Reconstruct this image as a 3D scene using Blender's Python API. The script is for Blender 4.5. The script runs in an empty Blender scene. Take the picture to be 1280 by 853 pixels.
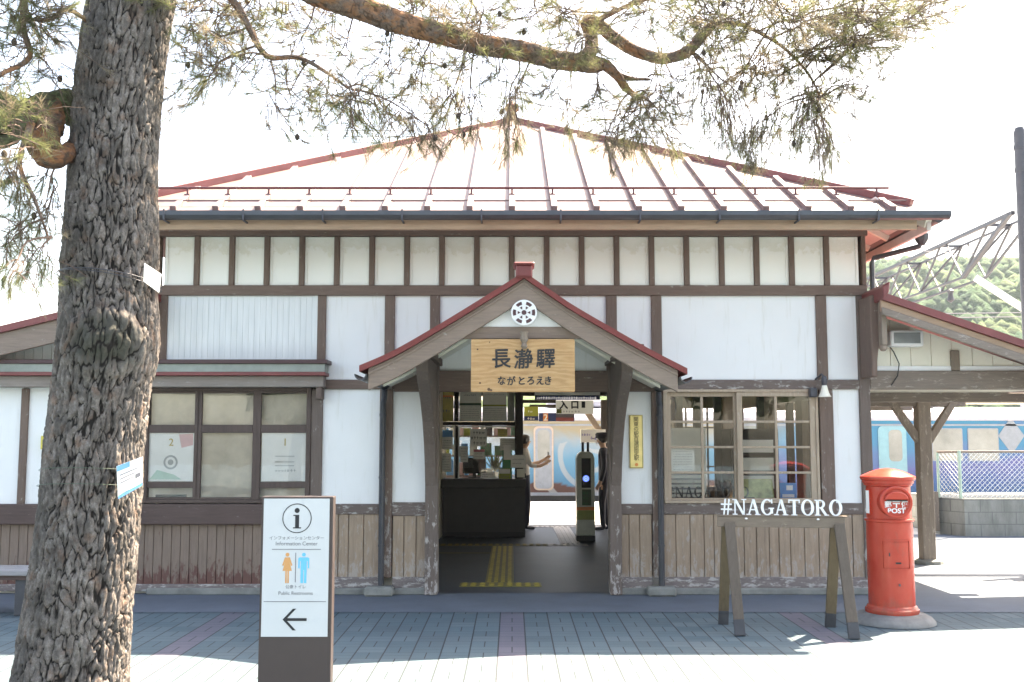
import bpy, math, random
import numpy as np
from mathutils import Vector, Matrix, noise as mn

R = math.radians
random.seed(7)
S = bpy.context.scene
COL = S.collection

# ------------------------------------------------------------------ camera, world, sun, exposure
CAM_Z, F, HOR = 1.6, 1280.0, 550.0
TH = math.atan((HOR - 426.5) / F)
CT, ST = math.cos(TH), math.sin(TH)
cd = bpy.data.cameras.new('camera'); cam = bpy.data.objects.new('camera', cd); COL.objects.link(cam)
cam.location = (0, 0, CAM_Z); cam.rotation_euler = (R(90) + TH, 0, 0)
cd.sensor_width = 36; cd.lens = 36; cd.clip_start = 0.05; cd.clip_end = 3000
S.camera = cam

SUN_DIR = Vector((0.55, 0.536, 1.0)).normalized()
EL = math.asin(SUN_DIR.z); AZ = math.atan2(SUN_DIR.x, SUN_DIR.y)
W = bpy.data.worlds.new('World'); S.world = W; W.use_nodes = True
nt = W.node_tree; bg = nt.nodes['Background']
sky = nt.nodes.new('ShaderNodeTexSky'); sky.sky_type = 'NISHITA'; sky.sun_disc = False
sky.sun_elevation = EL; sky.sun_rotation = AZ; sky.dust_density = 2.5; sky.air_density = 1.0; sky.ozone_density = 1.0
nt.links.new(sky.outputs[0], bg.inputs[0]); bg.inputs[1].default_value = 0.12
sd = bpy.data.lights.new('sun', 'SUN'); sd.energy = 5.0; sd.angle = R(0.5); sd.color = (1, .95, .87)
sun = bpy.data.objects.new('sun', sd); COL.objects.link(sun)
sun.rotation_euler = SUN_DIR.to_track_quat('Z', 'Y').to_euler()
V = S.view_settings
V.view_transform = 'Standard'; V.look = 'None'; V.gamma = 1; V.use_curve_mapping = False
V.exposure = 2.72
V.use_white_balance = True; V.white_balance_temperature = 8000; V.white_balance_tint = 11
S.cycles.max_bounces = 6; S.cycles.use_adaptive_sampling = True; S.cycles.adaptive_threshold = .02; S.cycles.diffuse_bounces = 3; S.cycles.glossy_bounces = 3; S.cycles.volume_bounces = 0; S.cycles.transparent_max_bounces = 16
S.cycles.use_denoising = True


def P(px, py, Y):
    u = (px - 640) / F; v = (426.5 - py) / F; k = Y / (CT - v * ST)
    return (u * k, CAM_Z + (ST + v * CT) * k)


def PX(px, py, Y): return P(px, py, Y)[0]
def PZ(py, Y): return P(640, py, Y)[1]
def P3(px, py, Y):
    x, z = P(px, py, Y); return Vector((x, Y, z))
def G(px, py, z=0.0):
    u = (px - 640) / F; v = (426.5 - py) / F; k = (z - CAM_Z) / (ST + v * CT)
    return (u * k, (CT - v * ST) * k)


# ------------------------------------------------------------------ materials
class NT:
    def __init__(s, name):
        s.m = bpy.data.materials.new(name); s.m.use_nodes = True; s.t = s.m.node_tree
        s.b = s.t.nodes['Principled BSDF']; s.o = s.t.nodes['Material Output']
    def n(s, typ, **kw):
        x = s.t.nodes.new(typ)
        for k, v in kw.items(): setattr(x, k, v)
        return x
    def l(s, a, b): s.t.links.new(a, b)
    def pos(s, scale=(1, 1, 1), loc=(0, 0, 0)):
        g = s.n('ShaderNodeNewGeometry'); mp = s.n('ShaderNodeMapping')
        mp.inputs['Scale'].default_value = scale; mp.inputs['Location'].default_value = loc
        s.l(g.outputs['Position'], mp.inputs[0]); return mp.outputs[0]
    def noise(s, vec, scale=5, detail=5, rough=.6, dist=0):
        x = s.n('ShaderNodeTexNoise'); x.inputs['Scale'].default_value = scale; x.inputs['Detail'].default_value = detail
        x.inputs['Roughness'].default_value = rough; x.inputs['Distortion'].default_value = dist
        s.l(vec, x.inputs['Vector']); return x.outputs['Fac']
    def ramp(s, fac, stops, interp='LINEAR'):
        x = s.n('ShaderNodeValToRGB'); e = x.color_ramp; e.interpolation = interp
        while len(e.elements) < len(stops): e.elements.new(.5)
        for el, (p, c) in zip(e.elements, stops):
            el.position = p; el.color = (c, c, c, 1) if not hasattr(c, '__len__') else (*c, 1)
        s.l(fac, x.inputs[0]); return x.outputs[0]
    def mix(s, fac, a, b, mode='MIX'):
        x = s.n('ShaderNodeMix', data_type='RGBA', blend_type=mode)
        for v, i in ((fac, 0), (a, 6), (b, 7)):
            if hasattr(v, 'is_output'): s.l(v, x.inputs[i])
            elif i == 0: x.inputs[i].default_value = v
            else: x.inputs[i].default_value = (*v, 1)
        return x.outputs[2]
    def math(s, op, a, b=None):
        x = s.n('ShaderNodeMath', operation=op)
        for i, v in enumerate((a, b)):
            if v is None: continue
            if hasattr(v, 'is_output'): s.l(v, x.inputs[i])
            else: x.inputs[i].default_value = v
        return x.outputs[0]
    def mapr(s, v, a, b, c=0., d=1.):
        x = s.n('ShaderNodeMapRange'); s.l(v, x.inputs[0])
        for i, q in zip((1, 2, 3, 4), (a, b, c, d)): x.inputs[i].default_value = q
        return x.outputs[0]
    def bump(s, h, strength=.3, dist=.01):
        x = s.n('ShaderNodeBump'); x.inputs['Strength'].default_value = strength; x.inputs['Distance'].default_value = dist
        s.l(h, x.inputs['Height']); s.l(x.outputs[0], s.b.inputs['Normal'])
    def fin(s, col=None, rough=.6, metal=0, spec=None):
        if col is not None:
            if hasattr(col, 'is_output'): s.l(col, s.b.inputs['Base Color'])
            else: s.b.inputs['Base Color'].default_value = (*col, 1)
        s.b.inputs['Roughness'].default_value = rough; s.b.inputs['Metallic'].default_value = metal
        if spec is not None: s.b.inputs['Specular IOR Level'].default_value = spec
        return s.m


def plain(name, c, rough=.5, metal=0, var=.12, scale=8, bump=0, spec=None):
    m = NT(name); v = m.pos()
    f = m.noise(v, scale, 6, .65)
    col = m.ramp(f, [(.3, tuple(x * (1 - var) for x in c)), (.7, tuple(min(1, x * (1 + var)) for x in c))])
    if bump: m.bump(m.noise(v, scale * 6, 4), bump, .004)
    return m.fin(col, rough, metal, spec)


def wood(name, c, axis='z', wear=(.42, .39, .36), amount=.5, low=0., var=.25, rough=.75, red=None, glo=0., ghi=.5):
    """painted or bare timber, grain along axis, paint worn through in flakes (more of it near the ground where low > 0)"""
    m = NT(name)
    sc = {'x': (1.2, 14, 14), 'y': (14, 1.2, 14), 'z': (14, 14, 1.2)}[axis]
    g = m.pos(sc); f = m.noise(g, 3.2, 7, .7, .6)
    f2 = m.noise(m.pos(), 1.7, 3)
    f = m.math('ADD', m.math('MULTIPLY', f, .7), m.math('MULTIPLY', f2, .3))
    base = m.ramp(f, [(.3, tuple(x * (1 - var) for x in c)), (.5, c), (.72, tuple(x * (1 + var) for x in c))])
    wsc = {'x': (3, 9, 9), 'y': (9, 3, 9), 'z': (9, 9, 3)}[axis]
    wv = m.noise(m.pos(wsc, (3.1, 1.7, .4)), 2.6, 9, .72, .3)
    if low:
        geo = m.n('ShaderNodeNewGeometry'); sp = m.n('ShaderNodeSeparateXYZ'); m.l(geo.outputs['Position'], sp.inputs[0])
        wv = m.math('ADD', wv, m.mapr(sp.outputs[2], glo, ghi, low, 0))
    w = m.ramp(wv, [(.66 - amount * .18, 0.), (.72 - amount * .16, 1.)])
    col = m.mix(m.math('MULTIPLY', w, .85), base, wear)
    if red:
        r = m.ramp(m.noise(m.pos((6, 6, 2.5), (9, 4, 2)), 3, 8, .7), [(.55, 0.), (.6, 1.)])
        col = m.mix(r, col, red)
    m.bump(m.math('SUBTRACT', f, m.math('MULTIPLY', w, .25)), .45, .006)
    return m.fin(col, rough, spec=.3)


M = {}
M['beam_x'] = wood('brown_timber_horizontal', (.17, .118, .095), 'x', amount=.22)
M['beam_z'] = wood('brown_timber_upright', (.165, .115, .092), 'z', amount=.26, low=.16, ghi=1.5)
M['beam_y'] = wood('brown_timber_depth', (.14, .102, .085), 'y', amount=.12)
M['sill'] = wood('worn_sill_timber', (.15, .115, .1), 'x', amount=.62, wear=(.45, .42, .39))
M['darksill'] = wood('dark_plank_sill', (.10, .068, .06), 'x', amount=.2, wear=(.25, .2, .18))
M['barge'] = wood('bargeboard_timber', (.24, .18, .145), 'x', amount=.2)
M['hoodwood'] = wood('faded_hood_timber', (.26, .22, .195), 'x', amount=.3)
M['postworn'] = wood('worn_post_timber', (.15, .115, .098), 'z', amount=.22, low=.13, wear=(.46, .42, .39), ghi=1.3)
M['grey_z'] = wood('grey_weathered_post', (.24, .19, .15), 'z', amount=.5, wear=(.42, .36, .3))
M['grey_x'] = wood('grey_weathered_beam', (.22, .175, .145), 'x', amount=.5, wear=(.42, .37, .32))
M['fascia'] = wood('tan_fascia_timber', (.42, .285, .20), 'x', amount=.1)
M['sashwood'] = wood('pale_sash_timber', (.4, .31, .23), 'z', amount=.3, wear=(.55, .5, .44))
M['darksash'] = wood('dark_sash_timber', (.1, .072, .062), 'z', amount=.12, wear=(.3, .25, .2))
M['wainscot'] = wood('tan_wainscot_board', (.34, .25, .18), 'z', amount=.55, low=.16, wear=(.40, .345, .30), ghi=.5, var=.34)
M['baseboard'] = wood('flaking_base_board', (.2, .165, .155), 'x', amount=.85, wear=(.48, .45, .42))
M['cream'] = plain('cream_painted_board', (.84, .80, .68), .6, var=.05, scale=3)
M['signwood'] = None
M['red'] = plain('red_painted_metal', (.19, .045, .043), .45, var=.15, scale=6, spec=.5)
M['redpipe'] = plain('maroon_metal', (.12, .034, .036), .45, var=.15)
M['gutter'] = plain('dark_grey_gutter_metal', (.06, .063, .07), .4, var=.15)
M['darkpipe'] = plain('dark_downpipe', (.05, .052, .06), .4, var=.2)
M['black'] = plain('black_paint', (.012, .012, .013), .5, var=.1)
M['darkwood'] = wood('dark_interior_timber', (.04, .033, .03), 'z', amount=.05, wear=(.1, .08, .07))
M['concrete'] = plain('concrete', (.22, .22, .20), .9, var=.3, scale=4, bump=.4)
M['greyconc'] = plain('stained_block_concrete', (.2, .2, .18), .9, var=.35, scale=3, bump=.5)
M['white'] = plain('white_enamel', (.8, .8, .8), .4, var=.03)
M['paper'] = plain('white_paper', (.88, .88, .85), .7, var=.04)
M['inkgrey'] = plain('grey_ink', (.18, .18, .19), .7)
M['ink'] = plain('black_ink', (.02, .02, .022), .6)
M['steel'] = plain('galvanised_steel', (.07, .07, .082), .5, .2, var=.15)
M['wire'] = plain('overhead_wire_metal', (.2, .2, .22), .5, .3)
M['navy'] = plain('navy_sign', (.02, .035, .12), .5)
M['orange'] = plain('orange_sign', (.75, .25, .06), .5)
M['green'] = plain('green_sign', (.03, .2, .07), .5)
M['olive'] = plain('olive_sign', (.3, .33, .05), .5)
M['curtain'] = plain('beige_curtain_cloth', (.6, .53, .43), .9, var=.15, scale=4)
M['blue'] = plain('blue_print', (.12, .35, .68), .5)
M['gold'] = plain('brass_plaque', (.75, .6, .25), .35, .5, var=.1)
M['darkcounter'] = plain('dark_counter_panel', (.028, .026, .027), .45, var=.15)
M['ceiling'] = plain('pale_ceiling_board', (.72, .7, .64), .8)
M['innerwall'] = plain('interior_plaster', (.66, .63, .55), .8)


def mk_plaster():
    m = NT('white_plaster'); v = m.pos()
    f = m.noise(v, 1.3, 6, .6)
    col = m.ramp(f, [(.3, (.78, .78, .765)), (.7, (.84, .84, .83))])
    st = m.ramp(m.noise(m.pos((9, 9, .8), (2, 0, 5)), 2, 6, .65), [(.56, 0.), (.78, 1.)])
    col = m.mix(m.math('MULTIPLY', st, .5), col, (.58, .555, .47))
    m.bump(m.noise(v, 60, 3), .12, .003)
    return m.fin(col, .85)
M['plaster'] = mk_plaster()


def mk_cler():
    m = NT('yellowed_white_panel'); v = m.pos()
    tc = m.n('ShaderNodeTexCoord'); sp = m.n('ShaderNodeSeparateXYZ'); m.l(tc.outputs['Generated'], sp.inputs[0])
    geo = m.n('ShaderNodeNewGeometry'); gp = m.n('ShaderNodeSeparateXYZ'); m.l(geo.outputs['Position'], gp.inputs[0])
    f = m.noise(v, 9, 7, .7)
    hz = m.math('ADD', m.mapr(gp.outputs[2], 3.5, 3.75), m.math('MULTIPLY', m.math('SUBTRACT', f, .5), 2.2))
    st = m.ramp(hz, [(.45, 0.), (.62, 1.), (1., .6)])
    col = m.mix(m.math('MULTIPLY', st, .45), (.9, .895, .84), (.66, .63, .48))
    return m.fin(col, .7)
M['cler'] = mk_cler()


def mk_siding():
    m = NT('white_vertical_siding'); v = m.pos()
    col = m.ramp(m.noise(m.pos((12, 12, 1)), 2, 6), [(.3, (.66, .675, .67)), (.7, (.78, .79, .785))])
    return m.fin(col, .65)
M['siding'] = mk_siding()


def mk_roof():
    m = NT('sun_bleached_red_roof_metal'); v = m.pos()
    f = m.noise(m.pos((2.5, .6, .6)), 2, 7, .65)
    col = m.ramp(f, [(.3, (.20, .135, .122)), (.55, (.235, .165, .15)), (.75, (.27, .205, .19))])
    m.bump(m.noise(v, 3, 3), .12, .02)
    m.fin(col, .5, .15, .5)
    return m.m
M['roof'] = mk_roof()


def mk_pavers():
    m = NT('interlocking_pavers'); v = m.pos((1, 1, 1), (.107, .03, 0))
    sp = m.n('ShaderNodeSeparateXYZ'); m.l(v, sp.inputs[0])
    # columns running away from the facade
    cx = m.math('DIVIDE', sp.outputs[0], .215); ix = m.math('FLOOR', cx); fx = m.math('FRACT', cx)
    cy = m.math('DIVIDE', sp.outputs[1], .215)
    iy = m.math('FLOOR', cy); fy = m.math('FRACT', cy)
    half = m.math('MODULO', m.math('ADD', ix, iy), 2)
    def edge(f, w):
        return m.math('LESS_THAN', m.math('MINIMUM', f, m.math('SUBTRACT', 1., f)), w)
    e1 = edge(fx, .026); e2 = edge(fy, .022)
    midx = m.math('LESS_THAN', m.math('ABSOLUTE', m.math('SUBTRACT', fx, .5)),   .02)
    par = m.math('GREATER_THAN', m.math('ABSOLUTE', half), .5)
    mid = m.math('MULTIPLY', midx, par)
    midy = m.math('MULTIPLY', m.math('LESS_THAN', m.math('ABSOLUTE', m.math('SUBTRACT', fy, .5)), .022), m.math('SUBTRACT', 1., par))
    joint = m.math('MAXIMUM', e1, m.math('MAXIMUM', m.math('MULTIPLY', m.math('MAXIMUM', e2, midy), .5), mid))
    wn = m.n('ShaderNodeTexWhiteNoise', noise_dimensions='2D')
    cb = m.n('ShaderNodeCombineXYZ'); m.l(ix, cb.inputs[0]); m.l(iy, cb.inputs[1]); m.l(cb.outputs[0], wn.inputs['Vector'])
    tone = m.ramp(wn.outputs['Value'], [(0., (.052, .098, .122)), (.5, (.07, .12, .145)), (1., (.092, .14, .162))])
    pk = m.math('LESS_THAN', m.math('FRACT', m.math('DIVIDE', m.math('ADD', ix, 12.), 12.)), 1 / 12.1)
    pk2 = m.math('LESS_THAN', m.math('FRACT', m.math('DIVIDE', m.math('ADD', iy, 3.), 12.)), 1 / 12.1)
    pinkc = m.ramp(wn.outputs['Value'], [(0., (.11, .108, .145)), (1., (.125, .122, .16))])
    col = m.mix(pk, tone, pinkc)
    dirt = m.noise(m.pos(), 1.1, 8, .7)
    col = m.mix(m.ramp(dirt, [(.45, 0.), (.75, .45)]), col, (.08, .09, .10))
    col = m.mix(m.ramp(m.noise(m.pos(), 90, 3), [(.4, 0.), (.8, .35)]), col, (.15, .15, .15))
    col = m.mix(joint, col, (.022, .03, .036))
    m.bump(m.math('SUBTRACT', m.math('MULTIPLY', m.noise(m.pos(), 80, 3), .15), joint), .5, .006)
    return m.fin(col, .85)
M['pavers'] = mk_pavers()


def mk_conc(name, c, var, joint=0, sc=1.6):
    m = NT(name)
    f = m.noise(m.pos(), sc, 9, .7); f2 = m.noise(m.pos(), 120, 2)
    f = m.math('ADD', m.math('MULTIPLY', f, .8), m.math('MULTIPLY', f2, .2))
    col = m.ramp(f, [(.3, tuple(x * (1 - var) for x in c)), (.7, tuple(x * (1 + var) for x in c))])
    m.bump(f2, .15, .003)
    return m.fin(col, .8)
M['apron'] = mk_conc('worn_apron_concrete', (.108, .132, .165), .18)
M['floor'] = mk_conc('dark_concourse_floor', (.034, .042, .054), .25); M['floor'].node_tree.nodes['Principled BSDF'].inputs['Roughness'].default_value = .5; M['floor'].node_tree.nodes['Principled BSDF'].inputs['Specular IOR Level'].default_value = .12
M['platform'] = mk_conc('pale_platform_concrete', (.5, .49, .47), .1)
M['earth'] = mk_conc('track_ballast', (.2, .18, .16), .4, sc=6)


def mk_glass(name='window_glass', tint=(1, 1, 1), refl=1.0):
    m = NT(name); t = m.n('ShaderNodeBsdfTransparent'); t.inputs[0].default_value = (*tint, 1)
    g = m.n('ShaderNodeBsdfGlossy'); g.inputs['Roughness'].default_value = .01
    fr = m.n('ShaderNodeFresnel'); fr.inputs[0].default_value = 1.5
    bp = m.n('ShaderNodeBump'); bp.inputs['Strength'].default_value = .06; bp.inputs['Distance'].default_value = .02
    m.l(m.noise(m.pos(), 2.2, 2), bp.inputs['Height']); m.l(bp.outputs[0], g.inputs['Normal'])
    mx = m.n('ShaderNodeMixShader'); m.l(m.mapr(fr.outputs[0], 0, 1, .05 * refl, 1.), mx.inputs[0])
    m.l(t.outputs[0], mx.inputs[1]); m.l(g.outputs[0], mx.inputs[2]); m.l(mx.outputs[0], m.o.inputs[0])
    m.t.nodes.remove(m.b)
    return m.m
M['glass'] = mk_glass(refl=.25)


def mk_bark():
    m = NT('pine_bark')
    at = m.n('ShaderNodeAttribute', attribute_name='plate')
    f = m.noise(m.pos((1, 1, .6)), 7, 6, .7); f2 = m.noise(m.pos((1, 1, .7), (4, 2, 1)), 30, 7, .78); f3 = m.noise(m.pos((1, 1, .8), (1, 5, 2)), 13, 3, .6)
    grey = m.ramp(f2, [(.28, (.07, .058, .05)), (.5, (.175, .15, .134)), (.72, (.37, .335, .305))])
    rust = m.ramp(f2, [(.3, (.12, .068, .045)), (.7, (.28, .165, .11))])
    col = m.mix(m.ramp(f3, [(.55, 0.), (.68, .6)]), grey, rust)
    col = m.mix(m.ramp(f, [(.38, .7), (.56, 0.)]), col, (.055, .05, .045))
    bu = m.n('ShaderNodeAttribute', attribute_name='burl')
    col = m.mix(m.ramp(m.math('ADD', bu.outputs['Fac'], m.math('MULTIPLY', m.math('SUBTRACT', f2, .5), 1.2)), [(.35, 0.), (.8, .8)]), col, (.05, .052, .04))
    moss = m.ramp(m.noise(m.pos((1, 1, .6), (8, 1, 3)), 2.2, 7, .7), [(.58, 0.), (.72, .6)])
    col = m.mix(m.math('MULTIPLY', moss, .6), col, (.13, .14, .10))
    col = m.mix(m.ramp(at.outputs['Fac'], [(.05, 1.), (.42, 0.)]), col, (.02, .016, .014))
    m.bump(f2, .8, .012)
    return m.fin(col, .9, spec=.2)
M['bark'] = mk_bark()


def mk_limb(name, c, grey, amt):
    m = NT(name); at = m.n('ShaderNodeAttribute', attribute_name='plate')
    f = m.noise(m.pos(), 22, 7, .75); f2 = m.noise(m.pos(), 60, 4, .7)
    col = m.ramp(f, [(.3, tuple(x * .5 for x in c)), (.5, c), (.72, tuple(min(1, x * 1.45) for x in c))])
    g = m.ramp(m.noise(m.pos((1, 1, 1), (3, 3, 3)), 9, 6, .7), [(.5 - amt, 0.), (.6 - amt, .85)])
    col = m.mix(g, col, m.ramp(f2, [(.3, tuple(x * .6 for x in grey)), (.7, tuple(x * 1.4 for x in grey))]))
    col = m.mix(m.ramp(at.outputs['Fac'], [(.06, .75), (.35, 0.)]), col, (.06, .038, .028))
    m.bump(m.math('ADD', f, m.math('MULTIPLY', f2, .5)), .9, .012)
    return m.fin(col, .9, spec=.2)
M['limb'] = mk_limb('orange_pine_limb_bark', (.27, .135, .075), (.14, .115, .10), .06)
M['stub'] = mk_limb('rusty_sawn_limb_bark', (.21, .095, .048), (.08, .06, .05), .04)
M['mosslimb'] = mk_limb('mossy_limb_bark', (.10, .085, .06), (.085, .10, .05), .1)
M['twig'] = plain('pine_twig', (.13, .085, .065), .9, var=.3, scale=20)


def mk_needle(name, a, b):
    m = NT(name); f = m.noise(m.pos(), 3.5, 4)
    col = m.ramp(f, [(.35, a), (.65, b)])
    m.fin(col, .5, spec=.3)
    tr = m.n('ShaderNodeBsdfTranslucent'); m.l(col, tr.inputs[0])
    mx = m.n('ShaderNodeMixShader'); mx.inputs[0].default_value = .58
    m.l(m.b.outputs[0], mx.inputs[1]); m.l(tr.outputs[0], mx.inputs[2]); m.l(mx.outputs[0], m.o.inputs[0])
    return m.m
M['needle'] = mk_needle('green_needles', (.13, .15, .065), (.2, .205, .095))
M['dryneedle'] = mk_needle('dry_needles', (.17, .14, .095), (.25, .215, .15))
M['leaf'] = mk_needle('broad_leaf', (.04, .085, .02), (.09, .14, .04))
M['cone'] = plain('pine_cone', (.06, .042, .032), .9, var=.3, scale=40)


# ------------------------------------------------------------------ mesh building
OFF = {}


class MB:
    def __init__(s): s.v = []; s.f = []
    def add(s, vs, fs):
        o = len(s.v); s.v += [tuple(p) for p in vs]; s.f += [tuple(i + o for i in f) for f in fs]; return s
    def box(s, x0, x1, y0, y1, z0, z1):
        return s.add([(x0, y0, z0), (x1, y0, z0), (x1, y1, z0), (x0, y1, z0), (x0, y0, z1), (x1, y0, z1), (x1, y1, z1), (x0, y1, z1)],
                     [(0, 3, 2, 1), (4, 5, 6, 7), (0, 1, 5, 4), (1, 2, 6, 5), (2, 3, 7, 6), (3, 0, 4, 7)])
    def bar(s, a, b, w, h, up=(0, 0, 1)):
        a = Vector(a); b = Vector(b); d = (b - a).normalized(); u = Vector(up)
        sx = d.cross(u)
        if sx.length < 1e-4: sx = d.cross(Vector((0, 1, 0)))
        sx.normalize(); uu = sx.cross(d).normalized()
        vs = []
        for p in (a, b):
            for i, j in ((-1, -1), (1, -1), (1, 1), (-1, 1)): vs.append(p + sx * (i * w / 2) + uu * (j * h / 2))
        return s.add(vs, [(0, 1, 2, 3), (7, 6, 5, 4), (0, 4, 5, 1), (1, 5, 6, 2), (2, 6, 7, 3), (3, 7, 4, 0)])
    def prism(s, poly, y0, y1):
        """(x, z) outline pushed from y0 to y1"""
        n = len(poly)
        ar = sum(poly[i][0] * poly[(i + 1) % n][1] - poly[(i + 1) % n][0] * poly[i][1] for i in range(n))
        if ar < 0: poly = poly[::-1]
        vs = [(x, y0, z) for x, z in poly] + [(x, y1, z) for x, z in poly]
        return s.add(vs, [tuple(range(n)), tuple(range(2 * n - 1, n - 1, -1))] + [(i, i + n, (i + 1) % n + n, (i + 1) % n) for i in range(n)])
    def prism_x(s, poly, x0, x1):
        """(y, z) outline pushed from x0 to x1"""
        n = len(poly)
        ar = sum(poly[i][0] * poly[(i + 1) % n][1] - poly[(i + 1) % n][0] * poly[i][1] for i in range(n))
        if ar < 0: poly = poly[::-1]
        vs = [(x1, y, z) for y, z in poly] + [(x0, y, z) for y, z in poly]
        return s.add(vs, [tuple(range(n)), tuple(range(2 * n - 1, n - 1, -1))] + [(i, i + n, (i + 1) % n + n, (i + 1) % n) for i in range(n)])
    def strip(s, top, bot, y0, y1):
        """band between two (x, z) lines of equal length, pushed from y0 to y1"""
        n = len(top); vs = []
        for y in (y0, y1):
            for l in (top, bot): vs += [(x, y, z) for x, z in l]
        T0, B0, T1, B1 = 0, n, 2 * n, 3 * n; fs = []
        for i in range(n - 1):
            j = i + 1
            fs += [(B0 + i, B0 + j, T0 + j, T0 + i), (T1 + i, T1 + j, B1 + j, B1 + i), (T0 + i, T0 + j, T1 + j, T1 + i), (B0 + j, B0 + i, B1 + i, B1 + j)]
        fs += [(T0, T1, B1, B0), (T0 + n - 1, B0 + n - 1, B1 + n - 1, T1 + n - 1)]
        return s.add(vs, fs)
    def tube(s, pts, r, n=8, caps=True):
        pts = [Vector(p) for p in pts]; rr = r if hasattr(r, '__len__') else [r] * len(pts)
        vs = []; fs = []; prev = None
        for i, p in enumerate(pts):
            d = (pts[min(i + 1, len(pts) - 1)] - pts[max(i - 1, 0)])
            if d.length < 1e-9: d = Vector((0, 0, 1))
            d.normalize()
            a = prev - d * prev.dot(d) if prev is not None else d.cross(Vector((0, 0, 1)) if abs(d.z) < .9 else Vector((1, 0, 0)))
            if a.length < 1e-6: a = d.cross(Vector((0, 1, 0)))
            a.normalize(); prev = a; b = d.cross(a)
            for k in range(n):
                t = 2 * math.pi * k / n; vs.append(p + (a * math.cos(t) + b * math.sin(t)) * rr[i])
        for i in range(len(pts) - 1):
            for k in range(n):
                k2 = (k + 1) % n; fs.append((i * n + k, i * n + k2, (i + 1) * n + k2, (i + 1) * n + k))
        if caps:
            fs.append(tuple(range(n))[::-1]); fs.append(tuple((len(pts) - 1) * n + k for k in range(n)))
        return s.add(vs, fs)
    def lathe(s, prof, n=48, c=(0, 0, 0), sx=1, sy=1):
        vs = []; fs = []
        for r, z in prof:
            for k in range(n):
                t = 2 * math.pi * k / n; vs.append((c[0] + r * math.cos(t) * sx, c[1] + r * math.sin(t) * sy, c[2] + z))
        for i in range(len(prof) - 1):
            for k in range(n):
                k2 = (k + 1) % n; fs.append((i * n + k, i * n + k2, (i + 1) * n + k2, (i + 1) * n + k))
        fs.append(tuple(range(n))[::-1]); fs.append(tuple((len(prof) - 1) * n + k for k in range(n)))
        return s.add(vs, fs)
    def disc_y(s, cx, cz, r, y0, y1, n=40, a0=0, a1=2 * math.pi, r0=0):
        full = abs(a1 - a0) >= 2 * math.pi - 1e-6
        ts = [a0 + (a1 - a0) * k / n for k in range(n if full else n + 1)]
        out = [(cx + r * math.cos(t), cz + r * math.sin(t)) for t in ts]
        if r0 == 0 and full: return s.prism(out, y0, y1)
        if full:
            ts.append(ts[0])
            out = [(cx + r * math.cos(t), cz + r * math.sin(t)) for t in ts]
        inn = [(cx + r0 * math.cos(t), cz + r0 * math.sin(t)) for t in ts]
        return s.strip(out[::-1], inn[::-1], y0, y1)
    def build(s, name, mat, parent=None, bevel=0, smooth=False, local=False, disp=None):
        me = bpy.data.meshes.new(name)
        o = Vector((0, 0, 0)) if (parent is None or local) else OFF.get(parent.name, Vector((0, 0, 0)))
        me.from_pydata([(p[0] - o.x, p[1] - o.y, p[2] - o.z) for p in s.v], [], s.f); me.update()
        me.materials.append(M[mat] if isinstance(mat, str) else mat)
        ob = bpy.data.objects.new(name, me); COL.objects.link(ob)
        if parent is not None: ob.parent = parent; OFF[ob.name] = o
        if smooth:
            for p in me.polygons: p.use_smooth = True
            try: me.set_sharp_from_angle(angle=R(38))
            except Exception: pass
        if bevel:
            b = ob.modifiers.new('bevel', 'BEVEL'); b.width = bevel; b.segments = 1; b.limit_method = 'ANGLE'; b.angle_limit = R(35)
        return ob


def thing(name, label, cat, loc=(0, 0, 0), group=None, rz=0):
    o = bpy.data.objects.new(name, None); COL.objects.link(o); o.location = loc; o.rotation_euler = (0, 0, rz)
    o.empty_display_size = .1
    OFF[o.name] = Vector(loc); return tag(o, label, cat, group)


def tag(o, label, cat, group=None):
    o['label'] = label; o['category'] = cat
    if group: o['group'] = group
    return o


def struct(o): o['kind'] = 'structure'; return o


def text_mb(body, size, cx, cz, y, depth=.004, align='CENTER', sx=1.0, bold=0.0):
    """letters standing in the x-z plane, facing the viewer (-y), centred on (cx, cz)"""
    cu = bpy.data.curves.new('t', 'FONT'); cu.body = body; cu.size = size; cu.align_x = align; cu.align_y = 'CENTER'
    cu.extrude = depth / 2; cu.offset = bold; cu.resolution_u = 3
    ob = bpy.data.objects.new('t', cu); COL.objects.link(ob)
    dg = bpy.context.evaluated_depsgraph_get(); ev = ob.evaluated_get(dg); me = ev.to_mesh()
    vs = [(v.co.x, v.co.y, v.co.z) for v in me.vertices]; fs = [tuple(p.vertices) for p in me.polygons]
    ev.to_mesh_clear(); bpy.data.objects.remove(ob); bpy.data.curves.remove(cu)
    mb = MB()
    if vs:
        mid = (min(v[1] for v in vs) + max(v[1] for v in vs)) / 2
        mb.add([(cx + v[0] * sx, y - v[2], cz + v[1] - mid) for v in vs], fs)
    return mb


def scribble(mb, x0, x1, z, h, y, rnd, gap=.25, d=.002):
    """a line of writing too small to read: a row of short strokes"""
    x = x0
    while x < x1:
        w = h * rnd.uniform(.5, 1.0)
        if x + w > x1: break
        k = rnd.random()
        mb.box(x, x + w, y - d, y, z + h * .42, z + h * .58)
        if k < .7: mb.box(x + w * .4, x + w * .58, y - d * 1.4, y, z, z + h)
        if k > .35: mb.box(x, x + w * .9, y - d * 1.2, y, z + h * .08, z + h * .2)
        x += w + h * gap
    return mb


def rrect(x0, x1, z0, z1, r, n=5):
    out = []
    for cx, cz, a in ((x1 - r, z0 + r, -90), (x1 - r, z1 - r, 0), (x0 + r, z1 - r, 90), (x0 + r, z0 + r, 180)):
        for k in range(n + 1):
            t = R(a + 90 * k / n); out.append((cx + r * math.cos(t), cz + r * math.sin(t)))
    return out


YF = 10.865          # front of the station wall
def FX(px, py): return PX(px, py, YF)
def FZ(py): return PZ(py, YF)


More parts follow.
